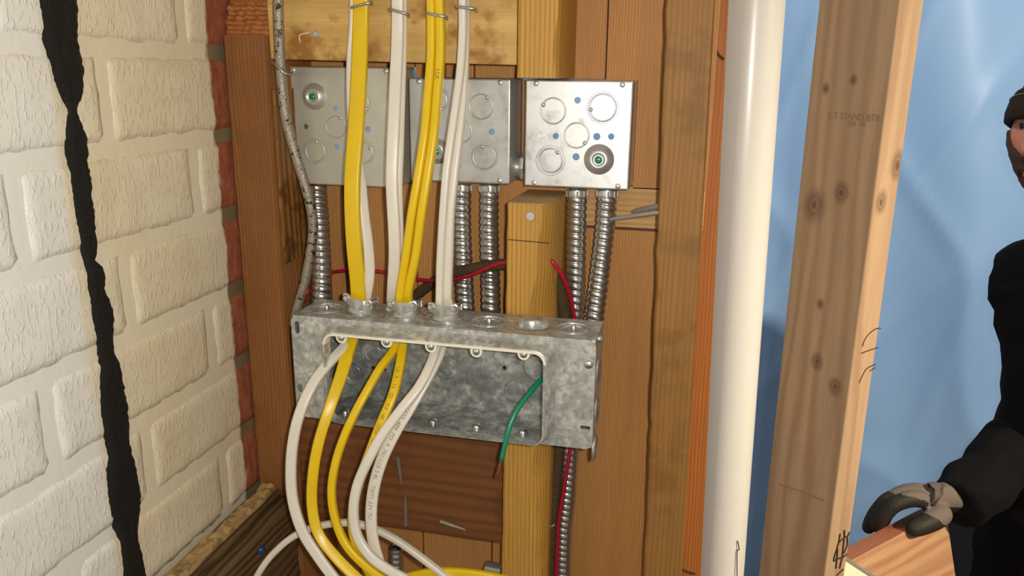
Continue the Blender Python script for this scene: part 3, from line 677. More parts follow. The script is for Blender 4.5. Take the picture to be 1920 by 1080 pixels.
# device tabs with screws along the top and bottom lip
def dev_tab(px, py, up, k_):
    p = at(px, py, RY + .0032); w_ = .0054
    ol = [(p.x - w_, oz1 - .0012), (p.x - w_, p.z)] + [(p.x - w_ * math.cos(math.pi * i / 8), p.z - up * w_ * math.sin(math.pi * i / 8)) for i in range(1, 8)] + [(p.x + w_, p.z), (p.x + w_, oz1 - .0012)]
    tb = link('device_tab', plate(ol, [], .0016, lambda a, b: Vector((a, RY + .003, b)), (0, 1, 0)), M['lip'], gb)
    q = Vector((p.x, RY + .003, p.z))
    s_ = link('screw', lathe([(.0001, -.0022), (.0022, -.0020), (.0033, -.0010), (.0034, .0002)], q, (0, 1, 0), 16), M['screw'], tb, True)
    return tb
for i, (px, py) in enumerate(((640, 633), (725, 641), (808, 650), (893, 659), (982, 664))): dev_tab(px, py, 1, i in (0, 1))
for px, py in ((646, 776), (728, 784), (811, 796), (893, 804), (980, 812)):
    p = at(px, py, GY + .012)
    link('ground_screw', lathe([(.0001, .003), (.0024, .0026), (.0042, .001), (.0046, -.002)], (p.x, GY + .013, gz0 + .0035), (0, -.4, 1), 9), M['screw'], gb, True)
for px, py in ((1104, 683), (568, 741)):
    p = at(px, py, GY); link('cover_screw', lathe([(.0001, -.0026), (.003, -.0022), (.0040, -.0012), (.0042, .0003)], p, (0, 1, 0), 14), M['screw'], gb, True)

# ================================================================== CABLE CONNECTORS
def connector(px, label, tilt=0.0, long_screw=False):
    p = at(px, 580, .655); c_ = Vector((p.x, .664, zt_)); e = empty('cable_connector', c_); tag(e, label, 'cable connector', 'clamp connectors on top of the gang box')
    base = []
    for rx, ry, h in ((.0150, .0150, .0), (.0152, .0152, .0016), (.0138, .0138, .0018), (.0128, .0128, .0030), (.0116, .0100, .0060), (.0116, .0088, .0090), (.0100, .0078, .0095), (.0100, .0074, .002)):
        base.append([(c_.x + rx * math.cos(a), c_.y + ry * math.sin(a), c_.z + h + tilt * math.cos(a) * rx) for a in [2 * math.pi * i / 28 for i in range(28)]])
    link('body', loftloops(base), M['zinc'], e, 40)
    # strap: a bar in front of the cables with two round ears, its middle bowed forward
    fy = .664 - .0112; zz = c_.z + .0120
    half = [(.0000, .0040), (.0062, .0040), (.0080, .0046), (.0098, .0056), (.0118, .0058), (.0136, .0046), (.0144, .0020), (.0142, -.0012), (.0126, -.0034), (.0100, -.0040), (.0078, -.0050), (.0050, -.0064), (.0, -.0068)]
    prof = half + [(-a, b) for a, b in half[-2:0:-1]]
    bow = lambda a: fy - .0024 * max(0, 1 - (abs(a) / .0095) ** 2)
    V = []; n_ = len(prof)
    for dy in (0, .0026):
        for sc_ in ((1.0,) if dy else (.90, 1.0)):
            for a, b in prof: V.append((c_.x + a * sc_, bow(a) + dy + (.0007 if (sc_ == 1 and not dy) else 0), zz + b * sc_ + tilt * a))
    Fc = [tuple(range(n_))]
    for L_ in range(2):
        for i in range(n_): Fc.append((L_ * n_ + i, L_ * n_ + (i + 1) % n_, (L_ + 1) * n_ + (i + 1) % n_, (L_ + 1) * n_ + i))
    Fc.append(tuple(range(2 * n_, 3 * n_))[::-1])
    bm_ = bmesh.new(); bm_.from_mesh(pydata(V, Fc)); bmesh.ops.triangulate(bm_, faces=[f_ for f_ in bm_.faces if len(f_.verts) > 4])
    link('strap', bm2me(bm_), M['zinc'], e, 35)
    link('back_strap', boxm(c_.x - .0125, c_.x + .0125, .664 + .0088, .664 + .0108, c_.z + .006, c_.z + .0125, .001), M['zinc'], e)
    for s in (-1, 1):
        q = Vector((c_.x + s * .0108, fy + .0004, zz + .0012 + tilt * s * .0108))
        sc = link('screw', lathe([(.0001, -.0026), (.0021, -.0024), (.0032, -.0012), (.0033, .0006), (.0014, .0008), (.0014, .020)], q, (0, 1, 0), 16), M['screw'], e, 40)
        if long_screw and s > 0: link('screw_shank', sweep([q + Vector((0, .002, 0)), q + Vector((.0105, -.001, .005))], circ(.0013, 8)), M['screw'], e)
    return c_
C1 = connector(672, 'tilted cable clamp holding the wide yellow cable, with a screw sticking out', -.22, True)
C2 = connector(755, 'cable clamp holding the two yellow cables side by side')
C3 = connector(831, 'cable clamp holding the two white cables side by side')

# ================================================================== CABLES
def cable(name, pts, w_, t_, mat, label, cat='cable', grp=None, hint=None, scale=None, groove=.0004, print_=None):
    if pts[0][1] == -40: pts = [(pts[0][0] + 2, -420, pts[0][2]), (pts[0][0] + 1, -200, pts[0][2])] + list(pts); ext = (at(*pts[0]) - at(*pts[2])).length
    else: ext = 0
    path = resample(catmull(pts3(pts), 8), .004); Ltot = sum((b - a).length for a, b in zip(path, path[1:])); t0_ = ext / Ltot
    _sc = scale; scale = (lambda t: _sc(max(0, (t - t0_) / (1 - t0_)))) if _sc else None
    _h = hint; hint = (lambda t: _h(max(0, (t - t0_) / (1 - t0_)))) if _h else None
    hf = hint or (lambda t: Vector((1, 0, 0)))
    o = link(name, sweep(path, softrect(w_, t_), hf, scale), mat, None, 50); tag(o, label, cat, grp)
    if print_:
        for (txt, s0, size, flip, im) in print_:
            s0 += ext
            me = textmesh(txt, size); fr_ = frames(path, hf); L = [0]
            for a, b in zip(path, path[1:]): L.append(L[-1] + (b - a).length)
            n = len(me.vertices)
            for vtx in me.vertices:
                s = s0 + (vtx.co.x if not flip else -vtx.co.x); cv = (vtx.co.y - size * .33) * (1 if not flip else -1)
                i = 0
                while i < len(L) - 2 and L[i + 1] < s: i += 1
                f = (s - L[i]) / max(1e-9, L[i + 1] - L[i]); p = path[i].lerp(path[i + 1], f); _, t, u, v = fr_[i]
                _, t2, u2, v2 = fr_[min(i + 1, len(fr_) - 1)]; u = u.lerp(u2, f); v = v.lerp(v2, f)
                sg = 1 if v.dot(p) < 0 else -1
                sc_ = scale(min(1, s / L[-1])) if scale else 1
                if isinstance(sc_, tuple): sc_ = sc_[1]
                vtx.co = p + u * cv + v * sg * (t_ / 2 * sc_ + .00025)
            link('printed_text', me, im, o)
    return o
CG = 'flat cables running into the gang box'
def inb(c, dx=0, dy=0): return c.x + dx, .664 + dy
S_ = lambda a, b: (lambda t: (a + (b - a) * min(1, max(0, (t - .5) / .3))))
# wide yellow
cable('electrical_cable', [(677, -40, .690), (677, 20, .690), (676, 70, .688), (673, 150, .680), (667, 250, .668), (661, 330, .660), (661, 400, .656), (665, 470, .656), (671, 530, .660), (672, 570, .662), (667, 610, .659), (658, 640, .652), (641, 700, .630), (620, 760, .610), (600, 820, .598), (588, 880, .590), (585, 945, .585), (597, 1000, .580), (630, 1045, .575), (680, 1095, .57)],
      .0146, .0060, M['yellow'], 'wide flat yellow cable in front of the dull left box', grp=CG, hint=lambda t: Vector((1, .0 if t < .6 else .55, 0)), groove=.0003, scale=lambda t: (1, 1) if t < .5 else (1 - .34 * min(1, (t - .5) / .22), 1))
cable('electrical_cable', [(666, -40, .696), (665, 40, .697), (660, 110, .694), (660, 190, .686), (667, 280, .676), (676, 340, .669), (682, 400, .664), (690, 460, .662), (693, 510, .662), (690, 540, .664), (683, 572, .666), (672, 610, .663), (650, 645, .650), (619, 678, .632), (590, 715, .616), (567, 762, .602), (553, 810, .594), (546, 870, .588), (549, 935, .583), (567, 995, .578), (598, 1045, .574), (635, 1095, .57)],
      .0098, .0062, M['white'], 'white cable slipping behind the wide yellow one and looping out furthest left', grp=CG, hint=lambda t: Vector((1, .8 if t < .45 else .2, 0)))
cable('electrical_cable', [(745, -40, .688), (746, 20, .688), (745, 80, .686), (742, 150, .680), (739, 220, .672), (736, 290, .666), (735, 350, .663), (739, 430, .661), (740, 480, .662), (737, 535, .668), (735, 575, .6785), (735, 590, .6785)],
      .0108, .0056, M['white'], 'front white cable just right of the wide yellow one', grp=CG, hint=lambda t: Vector((1, .25, 0)))
cable('electrical_cable', [(754, -40, .695), (754, 20, .695), (754, 80, .693), (752, 150, .687), (750, 220, .681), (748, 290, .674), (746, 350, .670), (748, 430, .668), (748, 480, .669), (746, 530, .674), (745, 575, .684), (745, 590, .684)],
      .0085, .0050, M['white'], 'rear white cable pressed behind another white one, left of the yellow pair', grp=CG, hint=lambda t: Vector((1, .5, 0)))
cable('electrical_cable', [(808, -40, .688), (809, 20, .687), (809, 100, .684), (803, 180, .677), (797, 250, .669), (785, 330, .662), (773, 400, .658), (762, 480, .658), (752, 540, .661), (748, 585, .662), (747, 620, .660), (738, 655, .650), (713, 690, .634), (690, 730, .620), (668, 770, .609), (645, 820, .600), (629, 870, .594), (622, 920, .589), (628, 970, .585), (648, 1020, .58), (687, 1062, .576), (740, 1100, .572)],
      .0078, .0088, M['yellow'], 'left cable of the yellow pair, the middle of three yellow loops below', grp=CG, hint=lambda t: Vector((1, 0, 0)), scale=lambda t: (1.0, 1) if t < .55 else (.95, .75))
cable('electrical_cable', [(823, -40, .688), (825, 20, .687), (826, 100, .684), (820, 180, .677), (814, 250, .669), (802, 330, .662), (791, 400, .658), (780, 480, .658), (767, 540, .661), (763, 585, .664), (757, 630, .662), (751, 680, .645), (737, 740, .625), (716, 790, .613), (693, 850, .603), (673, 905, .597), (662, 955, .592), (664, 1005, .588), (680, 1050, .584), (710, 1100, .58)],
      .0080, .0088, M['yellow'], 'right cable of the yellow pair, printed where it leaves the box', grp=CG, hint=lambda t: Vector((1, 0, 0)), scale=lambda t: (1.0, 1) if t < .5 else (1.1, .7),
      print_=[('LLK', .075, .0058, False, M['ink_y']), ('UL  II - 12   02   C3   4E   2050  12', .352, .0050, False, M['ink_y'])])
cable('electrical_cable', [(868, -40, .688), (868, 20, .688), (868, 60, .687), (864, 130, .682), (855, 200, .675), (846, 260, .668), (838, 320, .663), (833, 380, .660), (829, 440, .659), (826, 500, .660), (825, 550, .661), (824, 590, .661), (823, 625, .659), (811, 675, .640), (786, 725, .622), (752, 768, .609), (717, 815, .599), (691, 862, .592), (671, 908, .587), (663, 955, .583), (669, 1002, .579), (694, 1042, .575), (735, 1072, .571), (800, 1105, .568)],
      .0072, .0082, M['white'], 'left cable of the white pair, crossing the last yellow loop', grp=CG, hint=lambda t: Vector((1, 0, 0)), scale=lambda t: (1.0, 1) if t < .5 else (1.22, .8))
cable('electrical_cable', [(871, -40, .694), (872, 20, .694), (872, 60, .692), (870, 130, .687), (866, 200, .680), (858, 270, .673), (850, 340, .667), (844, 400, .664), (842, 460, .663), (840, 520, .664), (838, 575, .665), (834, 620, .665), (822, 665, .648), (802, 705, .632), (771, 760, .617), (741, 810, .607), (717, 860, .600), (702, 910, .595), (696, 960, .591), (699, 1010, .588), (711, 1055, .584), (728, 1100, .58)],
      .0085, .0080, M['white'], 'right cable of the white pair, grey print along its lower loop', grp=CG, hint=lambda t: Vector((1, 0, 0)), scale=lambda t: (1.0, 1) if t < .5 else (1.28, .6),
      print_=[('261 6623  484  M3  9  7411LLE S 8L   73071 23V 7U', .380, .0055, False, M['ink'])])
cable('electrical_cable', [(468, 1110, .585), (488, 1070, .590), (515, 1035, .597), (553, 1004, .604), (600, 986, .610), (650, 980, .613), (692, 988, .614), (742, 1012, .614), (792, 1047, .612), (850, 1092, .610)],
      .0072, .0062, M['white'], 'thin white cable arching across the bottom behind the loops', grp=CG, hint=lambda t: Vector((0, 1, 0)))
cable('electrical_cable', [(720, 1102, .610), (760, 1086, .612), (810, 1076, .614), (860, 1076, .616), (915, 1083, .618), (980, 1098, .62)],
      .0062, .0115, M['yellow'], 'yellow cable lying level at the very bottom edge', grp=CG, hint=lambda t: Vector((0, 1, 0)))
# braided armoured cable with strap
br = link('armored_cable', sweep(resample(catmull(pts3([(520, -420, .690), (522, -40, .690), (522, 20, .690), (524, 80, .690), (528, 150, .690), (537, 225, .690), (556, 295, .692), (573, 350, .694), (584, 395, .696), (587, 430, .698), (581, 480, .699), (571, 530, .6995), (558, 575, .70), (550, 610, .701)]), 8), .003), circ(.0048, 14)), M['braid'], None, True)
tag(br, 'old grey braided cable with dark specks beside the left stud', 'cable')
e = link('cable_staple', sweep(catmull(pts3([(506, 112, .712), (510, 117, .694), (520, 124, .684), (532, 136, .684), (541, 139, .69), (548, 138, .735)]), 5), circ(.0014, 8)), M['staple'], None, True); tag(e, 'bent wire staple over the grey braided cable', 'staple', 'wire staples')
for i, (a, b, lab) in enumerate((((659, 14), (697, 4), 'wire staple over the wide yellow cable at the top'), ((730, 17), (766, 27), 'wire staple over the single white cable at the top'), ((800, 25), (838, 32), 'wire staple over the yellow cable pair at the top'), ((855, 12), (893, 17), 'wire staple over the rightmost white cable at the top'))):
    y0 = .680
    m = [(a[0] + (b[0] - a[0]) * t, a[1] + (b[1] - a[1]) * t) for t in (.12, .5, .88)]
    pp = [at(a[0], a[1] + 4, .707), at(a[0], a[1] + 1, .694), at(a[0] + 1, a[1], .684), at(*m[0], y0), at(*m[1], y0 - .0015), at(*m[2], y0), at(b[0] - 1, b[1], .684), at(b[0], b[1] + 1, .694), at(b[0], b[1] + 5, .707)]
    o = link('cable_staple', sweep(catmull(pp, 4), circ(.00135, 8)), M['staple'], None, True); tag(o, lab, 'staple', 'wire staples')
o = link('metal_clip', hexa([at(908, 1062, .700), at(938, 1068, .700), at(937, 1079, .700), at(906, 1074, .700)], (0, .012, 0), .0015), M['zinc'], None, 40); tag(o, 'small shiny metal clip low beside the yellowish stud', 'clip')
# single wires
def wire(pts, rad, mat, name, lab, cat='wire'):
    o = link(name, sweep(resample(catmull(pts3(pts), 8), .004), circ(rad, 10)), mat, None, True); tag(o, lab, cat); return o
wire([(566, 572, .745), (578, 545, .742), (596, 522, .770), (622, 511, .775), (660, 507, .775), (710, 509, .773), (770, 522, .770), (830, 527, .752), (880, 517, .738), (930, 496, .735), (985, 488, .735)], .0021, M['red'], 'insulated_wire', 'red wire sagging across behind the cables, left of the cut-off stud')
wire([(1020, 484, .720), (1036, 491, .716), (1056, 520, .722), (1070, 560, .735), (1077, 600, .745), (1080, 660, .75), (1076, 760, .75), (1069, 840, .75), (1062, 890, .75), (1052, 950, .75), (1046, 1000, .75), (1043, 1100, .75)], .0021, M['red'], 'insulated_wire', 'red wire hanging down right of the stud over the dark cloth cable')
wire([(740, 575, .778), (775, 557, .776), (812, 530, .765), (850, 512, .752), (890, 503, .744), (930, 497, .742), (985, 492, .742)], .0058, M['cloth'], 'cloth_cable', 'dark cloth-covered cable crossing the conduits left of the stud', 'cable')
wire([(1020, 500, .745), (1036, 516, .742), (1050, 545, .744), (1058, 580, .748), (1060, 620, .752), (1058, 700, .755), (1052, 780, .757), (1046, 850, .757), (1040, 920, .757), (1035, 1000, .757), (1031, 1100, .757)], .0068, M['cloth'], 'cloth_cable', 'dark cloth-covered cable hanging down right of the stud', 'cable')
g = wire([(1060, 660, .680), (1040, 682, .672), (1020, 706, .655), (995, 735, .640), (972, 765, .628), (957, 795, .620), (949, 825, .615), (940, 863, .612)], .0023, M['green'], 'ground_wire', 'green ground wire hanging out of the right end of the gang box')
link('copper_end', sweep(catmull(pts3([(940, 861, .612), (937, 875, .611), (932, 894, .610)]), 4), circ(.0011, 8)), M['copper'], g, True)
# grey spikes from the right stud
for (pa, pb, lab, r_) in (((1143, 411, .748), (1238, 398, .715), 'longer grey nail shank crossing the right conduit', .0019), ((1186, 397, .775), (1238, 386, .735), 'shorter flat grey nail shank above the longer one', .0026)):
    A, B = at(*pa), at(*pb); o = link('nail', sweep([A, A.lerp(B, .12), B], circ(r_, 10), scale=lambda t: .6 if t < .05 else 1), M['greywire'], None, 40); tag(o, lab, 'nail')
o = link('bent_staple', sweep(pts3([(1017, 973, .735), (1034, 988, .726), (1039, 984, .724)]), circ(.0008, 8)), M['greywire'], None, True); tag(o, 'tiny bent staple on the stud beside the dark cloth cable', 'staple')

# ================================================================== PIPE
pb, pt = at(1347, 1080, .885), at(1416, 0, .885); dv = (pt - pb); pb2 = pb - dv * 1.2; pt2 = pt + dv * .5
pp = link('drain_pipe', lathe([(.0265, 0), (.0295, 0), (.0295, dv.length * 2.7), (.0265, dv.length * 2.7)], pb2, dv, 48), M['pvc'], None, 40); tag(pp, 'upright white plastic drain pipe left of the new stud', 'pipe')
link('pen_mark', sweep(catmull([at(1383, 1014, .860), at(1386, 1030, .8605), at(1382, 1035, .860), at(1382, 1080, .860)], 4), circ(.0006, 6)), M['marker'], pp)

# ================================================================== NEW STUD (turned 45 degrees)
cor = at(1617, 540, .84); cor_t = at(1688, 0, .84); ang = math.radians(44)
ex = Vector((-math.cos(ang), math.sin(ang), 0)); ey = Vector((math.sin(ang), math.cos(ang), 0))    # wide face runs along ex, narrow face along ey
W_, T_ = .0885, .0385
ns = bpy.data.objects.new('new_stud', None); COL.objects.link(ns)
o_st = Vector((cor.x, cor.y, -1.75)); ns.location = o_st; ns.rotation_euler = (0, 0, math.atan2(-ex.y, -ex.x))
tag(ns, 'pale new fir stud turned on edge between the pipe and the worker', 'stud')
# local axes: +x = -ex (towards the corner), narrow face at x=0 looking +x
ly = 1
me = boxm(-W_, 0, 0, T_, 0, 2.5, .0025, seg=3)
kn = []
def loc_w(px, py):          # pixel -> local coords on wide face
    nrm = ey; rr2 = ray(px, py); d_ = (Vector((cor.x, cor.y, 0)).dot(nrm)) / rr2.dot(nrm); q = rr2 * d_ - o_st
    return Vector((q.dot(-ex), q.dot(ey), q.z))
def loc_n(px, py):
    nrm = -ex; rr2 = ray(px, py); d_ = (Vector((cor.x, cor.y, 0)).dot(nrm)) / rr2.dot(nrm); q = rr2 * d_ - o_st
    return Vector((q.dot(-ex), q.dot(ey), q.z))
for px, py, r_ in ((1577, 362, .011), (1527, 384, .018), (1532, 678, .009), (1566, 725, .010), (1538, 570, .006), (1548, 224 - 58, .005), (1600, 150, .005)):
    q = loc_w(px, py); kn.append((q.x, q.y, q.z, r_))
for px, py, r_ in ((1652, 380, .011), (1683, 310, .013)):
    q = loc_n(px, py); kn.append((q.x, q.y, q.z, r_))
M['new_stud'] = wood('new_fir_knotty', gain=0.66, light=srgb(206, 172, 136), dark=srgb(164, 124, 92), axis='Z', spacing=.021, contrast=.6, spec=.3, bump=.06, knots=kn, wob=.011)
me.materials.append(M['new_stud']); post = bpy.data.objects.new('post', me); COL.objects.link(post); post.parent = ns
def stroke(pl_, fn, r_, mat, name, push):
    pts = [fn(*q) + push for q in pl_]; me = sweep(catmull(pts, 4), circ(r_, 6)); me.materials.append(mat)
    o = bpy.data.objects.new(name, me); COL.objects.link(o); o.parent = ns; return o
pu = Vector((.0003, 0, 0))
zoomA = lambda x, y: (1550 + x * .0926, 980 + y * .0926)
for s in ([(265, 220), (245, 350), (200, 520), (150, 680), (135, 770)], [(135, 770), (230, 725), (330, 690), (400, 630)], [(250, 390), (350, 300), (420, 280)], [(350, 150), (350, 290), (330, 480), (310, 680), (285, 780), (255, 920)], [(455, 185), (415, 290), (405, 450), (345, 610)], [(215, 530), (200, 700), (180, 920)], [(330, 940), (250, 1010), (190, 1075)]):
    stroke([zoomA(*q) for q in s], loc_n, .0011, M['marker'], 'marker_stroke', pu)
zoomB = lambda x, y: (1550 + x * .1296, 600 + y * .1296)
for s in ([(780, 120), (700, 130), (600, 210), (540, 300), (515, 380)], [(740, 398), (620, 435), (500, 480)], [(700, 640), (580, 700), (520, 790), (465, 910)], [(700, 690), (620, 735)]):
    stroke([zoomB(*q) for q in s], loc_n, .0006, M['marker'], 'marker_stroke', pu)
for txt, sz, px, py in (('S-T STAND BTR', .0095, 1552, 222), ('EIR  W', .0075, 1590, 236)):
    me = textmesh(txt, sz); q0 = loc_w(px, py)
    for v in me.vertices: v.co = Vector((q0.x + v.co.x * .88, -.0003, q0.z + v.co.y))
    me.materials.append(M['stamp']); o = bpy.data.objects.new('grade_stamp', me); COL.objects.link(o); o.parent = ns
q = [loc_w(x, y) + Vector((0, -.0003, 0)) for x, y in ((1462, 908), (1500, 920), (1545, 938))]
me = sweep(catmull(q, 4), circ(.0007, 6)); me.materials.append(M['stamp']); o = bpy.data.objects.new('pencil_line', me); COL.objects.link(o); o.parent = ns

# ================================================================== HELD BOARD AND PANEL
u_ = Vector((.68, .73, 0)).normalized(); side = Vector((.73, -.68, 0)).normalized(); be = math.radians(17)
w_d = Vector((0, 0, -1)) * math.cos(be) + side * math.sin(be); nb = (side * math.cos(be) + Vector((0, 0, 1)) * math.sin(be))
A0 = atZ(1640, 1028, -.705)
BT = .036
bo = bpy.data.objects.new('held_board', None); COL.objects.link(bo)
rot = Matrix((u_, -nb, -w_d)).transposed()          # local x along board, y through thickness, z up the face
bo.matrix_world = Matrix.Translation(A0) @ rot.to_4x4(); tag(bo, 'freshly cut pale board gripped by the gloved hand', 'board')
me = boxm(-.22, .205, 0, BT, -.235, 0, .0025, seg=3); me.materials.append(M['board']); o = bpy.data.objects.new('plank', me); COL.objects.link(o); o.parent = bo
me = boxm(-.2195, .2045, .001, BT - .001, -.0006, .0006, 0); me.materials.append(M['board_edge']); o = bpy.data.objects.new('top_edge', me); COL.objects.link(o); o.parent = bo; o['label'] = 'redder sawn top edge'
zb = -.69
P1, P2 = atZ(1574, 1040, zb), atZ(1705, 1126, zb); dP = (P2 - P1).normalized(); nQ = Vector((-dP.y, dP.x, 0)); nQ = -nQ if nQ.dot(P1) > 0 else nQ
wbn = empty('workbench', Vector(((P1 + P2).x / 2, (P1 + P2).y / 2, -1.75))); tag(wbn, 'cream bench top with a grey metal rim in front of the held board', 'bench')
up3 = Vector((0, 0, 1))
def slab(a, b, wd, z0, z1, bev=.001): return hexa([a + up3 * z0, b + up3 * z0, b + up3 * z1, a + up3 * z1], nQ * wd, bev)
link('top', slab(P1 + nQ * .004, P2 + nQ * .004, .11, -.018, 0), M['cream_panel'], wbn)
link('metal_rim', slab(P1, P2, .004, -.020, .0035, .0005), M['grey_edge'], wbn)
link('leg_panel', slab(P1 + nQ * .01 + dP * .02, P2 + nQ * .01 - dP * .02, .09, -1.75 - zb, -.018), M['cream_panel'], wbn)

# ================================================================== PERSON
def evaluated(me, mods):
    o = bpy.data.objects.new('tmp', me); COL.objects.link(o)
    for typ, kw in mods:
        m_ = o.modifiers.new('m', typ)
        for a, b in kw.items(): setattr(m_, a, b)
        if typ == 'SKIN': pass
    return o
def finish(o):
    dg = bpy.context.evaluated_depsgraph_get(); me = bpy.data.meshes.new_from_object(o.evaluated_get(dg)); bpy.data.objects.remove(o); return me
def skin(nodes, edges, root, sub=2, smooth_=True):
    names = list(nodes); ix = {n_: i for i, n_ in enumerate(names)}
    me = bpy.data.meshes.new('s'); me.from_pydata([tuple(nodes[n_][0]) for n_ in names], [(ix[a], ix[b]) for a, b in edges], []); me.update()
    o = bpy.data.objects.new('tmp', me); COL.objects.link(o); sk_ = o.modifiers.new('s', 'SKIN'); sk_.use_smooth_shade = True
    sv = me.skin_vertices[0].data
    for n_, i in ix.items():
        r_ = nodes[n_][1]; sv[i].radius = r_ if isinstance(r_, tuple) else (r_, r_); sv[i].use_root = (n_ == root)
    sb_ = o.modifiers.new('b', 'SUBSURF'); sb_.levels = sub; sb_.render_levels = sub
    return finish(o)
TC = Vector((.690, 1.445, 0)); fwd = Vector((-.86, -.50, 0)).normalized(); rgt = Vector((-.50, .86, 0)).normalized()
def bp_(f, r_, z): return TC + fwd * f + rgt * r_ + Vector((0, 0, z))
HC = Vector((.552, 1.40, -.084)); ha = math.radians(-50)         # head centre, face direction turned to the picture's left
hd = Matrix.Rotation(ha, 3, 'Z')
def hp(x, y, z): return HC + hd @ Vector((x, y, z))
ELB = Vector((.630, 1.49, -.600)); WR = at(1793, 948, 1.300)
person = empty('person', TC + Vector((0, 0, -1.75))); tag(person, 'worker in a dark jacket and knit cap, gloved hand on a board', 'person')
nodes = {
 'pelvis': (bp_(-.02, 0, -.90), .125), 'waist': (bp_(0, 0, -.70), .115), 'chest': (bp_(.0, 0, -.46), .125), 'up': (bp_(-.01, 0, -.35), .070), 'nk': (bp_(.04, 0, -.265), .050), 'nk2': (hp(0, .012, -.095), .056), 'hd': (hp(0, .01, -.02), .062),
 'rs': (bp_(-.01, .165, -.335), .058), 're': (ELB, .044), 'rw': (WR - (WR - ELB).normalized() * .07, .026), 'rh': (WR - (WR - ELB).normalized() * .03, .016),
 'ls': (bp_(-.01, -.165, -.335), .058), 'le': (bp_(-.03, -.235, -.62), .044), 'lw': (bp_(.06, -.235, -.85), .029), 'lh': (bp_(.10, -.235, -.93), .024),
 'rhip': (bp_(-.02, .09, -.93), .085), 'rk': (bp_(.02, .10, -1.30), .058), 'ra': (bp_(-.02, .10, -1.67), .042), 'rf': (bp_(.13, .11, -1.715), .034),
 'lhip': (bp_(-.02, -.09, -.93), .085), 'lk': (bp_(.02, -.10, -1.30), .058), 'la': (bp_(-.02, -.10, -1.67), .042), 'lf': (bp_(.13, -.11, -1.715), .034)}
edges = [('pelvis', 'waist'), ('waist', 'chest'), ('chest', 'up'), ('up', 'nk'), ('nk', 'nk2'), ('nk2', 'hd'), ('up', 'rs'), ('rs', 're'), ('re', 'rw'), ('rw', 'rh'), ('up', 'ls'), ('ls', 'le'), ('le', 'lw'), ('lw', 'lh'),
         ('pelvis', 'rhip'), ('rhip', 'rk'), ('rk', 'ra'), ('ra', 'rf'), ('pelvis', 'lhip'), ('lhip', 'lk'), ('lk', 'la'), ('la', 'lf')]
body = skin(nodes, edges, 'pelvis', 2)
# head
g_ = lambda v, s: math.exp(-(v / s) ** 2)
def head_pt(th, ph, sc=1.0, raw=False):
    x = .074 * math.sin(th) * math.sin(ph); y = -.096 * math.sin(th) * math.cos(ph); z = .118 * math.cos(th)
    if z < -.02: kx = 1 - .36 * ((-z - .02) / .098) ** 1.3; x *= kx; y *= (1 - .10 * ((-z - .02) / .098)) if y < 0 else (1 - .35 * ((-z - .02) / .098))
    if y < 0:
        fr_ = min(1, -y / .05)
        if not raw:
            nose = g_(x, .0125 + .004 * max(0, (.02 - z) / .05)) * (max(0, min(1, (.030 - z) / .055)) if z > -.027 else max(0, 1 - (-.027 - z) / .013))
            y -= fr_ * .027 * nose
            y += fr_ * .011 * g_(abs(x) - .031, .015) * g_(z - .012, .012)
            y -= fr_ * .005 * g_(z - .032, .010) * g_(x, .05)
            y -= fr_ * .006 * g_(x, .022) * g_(z + .058, .006); y -= fr_ * .006 * g_(x, .020) * g_(z + .070, .006); y += fr_ * .003 * g_(x, .024) * g_(z + .064, .003)
            y -= fr_ * .008 * g_(x, .02) * g_(z + .100, .014)
            x *= 1 + .05 * g_(z + .005, .02) * g_(abs(x) - .05, .02)
    return Vector((x, y, z)) * sc
NT, NP_ = 60, 72; V = []; Fc = []
for i in range(NT + 1):
    for j in range(NP_): V.append(hp(*head_pt(math.pi * (.012 + .976 * i / NT), 2 * math.pi * j / NP_ - math.pi)))
for i in range(NT):
    for j in range(NP_): Fc.append((i * NP_ + j, (i + 1) * NP_ + j, (i + 1) * NP_ + (j + 1) % NP_, i * NP_ + (j + 1) % NP_))
Fc.append(tuple(range(NP_))); Fc.append(tuple(range(NT * NP_, (NT + 1) * NP_))[::-1])
headm = pydata(V, Fc)
ears = []
for s_ in (-1, 1):
    EV = []; EF = []
    for i in range(9):
        for j in range(12):
            t, a = math.pi * (.05 + .9 * i / 8), 2 * math.pi * j / 12
            EV.append(hp(s_ * (.074 + .012 * math.sin(t) * math.sin(a) + .006 * math.sin(t) * math.cos(a)), .012 + .018 * math.sin(t) * math.cos(a), .0 + .032 * math.cos(t)))
    for i in range(8):
        for j in range(12): EF.append((i * 12 + j, (i + 1) * 12 + j, (i + 1) * 12 + (j + 1) % 12, i * 12 + (j + 1) % 12))
    EF.append(tuple(range(12))); EF.append(tuple(range(96, 108))[::-1]); ears.append(pydata(EV, EF))
bj = join_me([body, headm] + ears)
o = bpy.data.objects.new('tmp', bj); COL.objects.link(o); rm = o.modifiers.new('r', 'REMESH'); rm.mode = 'VOXEL'; rm.voxel_size = .0045; rm.use_smooth_shade = True
bd = link('body', finish(o), M['skin'], person, True)
for s_ in (-1, 1):
    c_ = hp(s_ * .031, -.0742, .010); ey = link('eye', lathe([(.0088 * math.sin(math.pi * i / 12) + 1e-5, -.0088 * math.cos(math.pi * i / 12)) for i in range(13)], c_, hd @ Vector((0, -1, 0)), 18), M['eye'], person, True)
    link('iris', lathe([(.0001, .0093), (.0035, .0087), (.0045, .0078)], c_, hd @ Vector((-.1 * s_ * 0, -1, 0)), 16), M['iris'], ey, True)
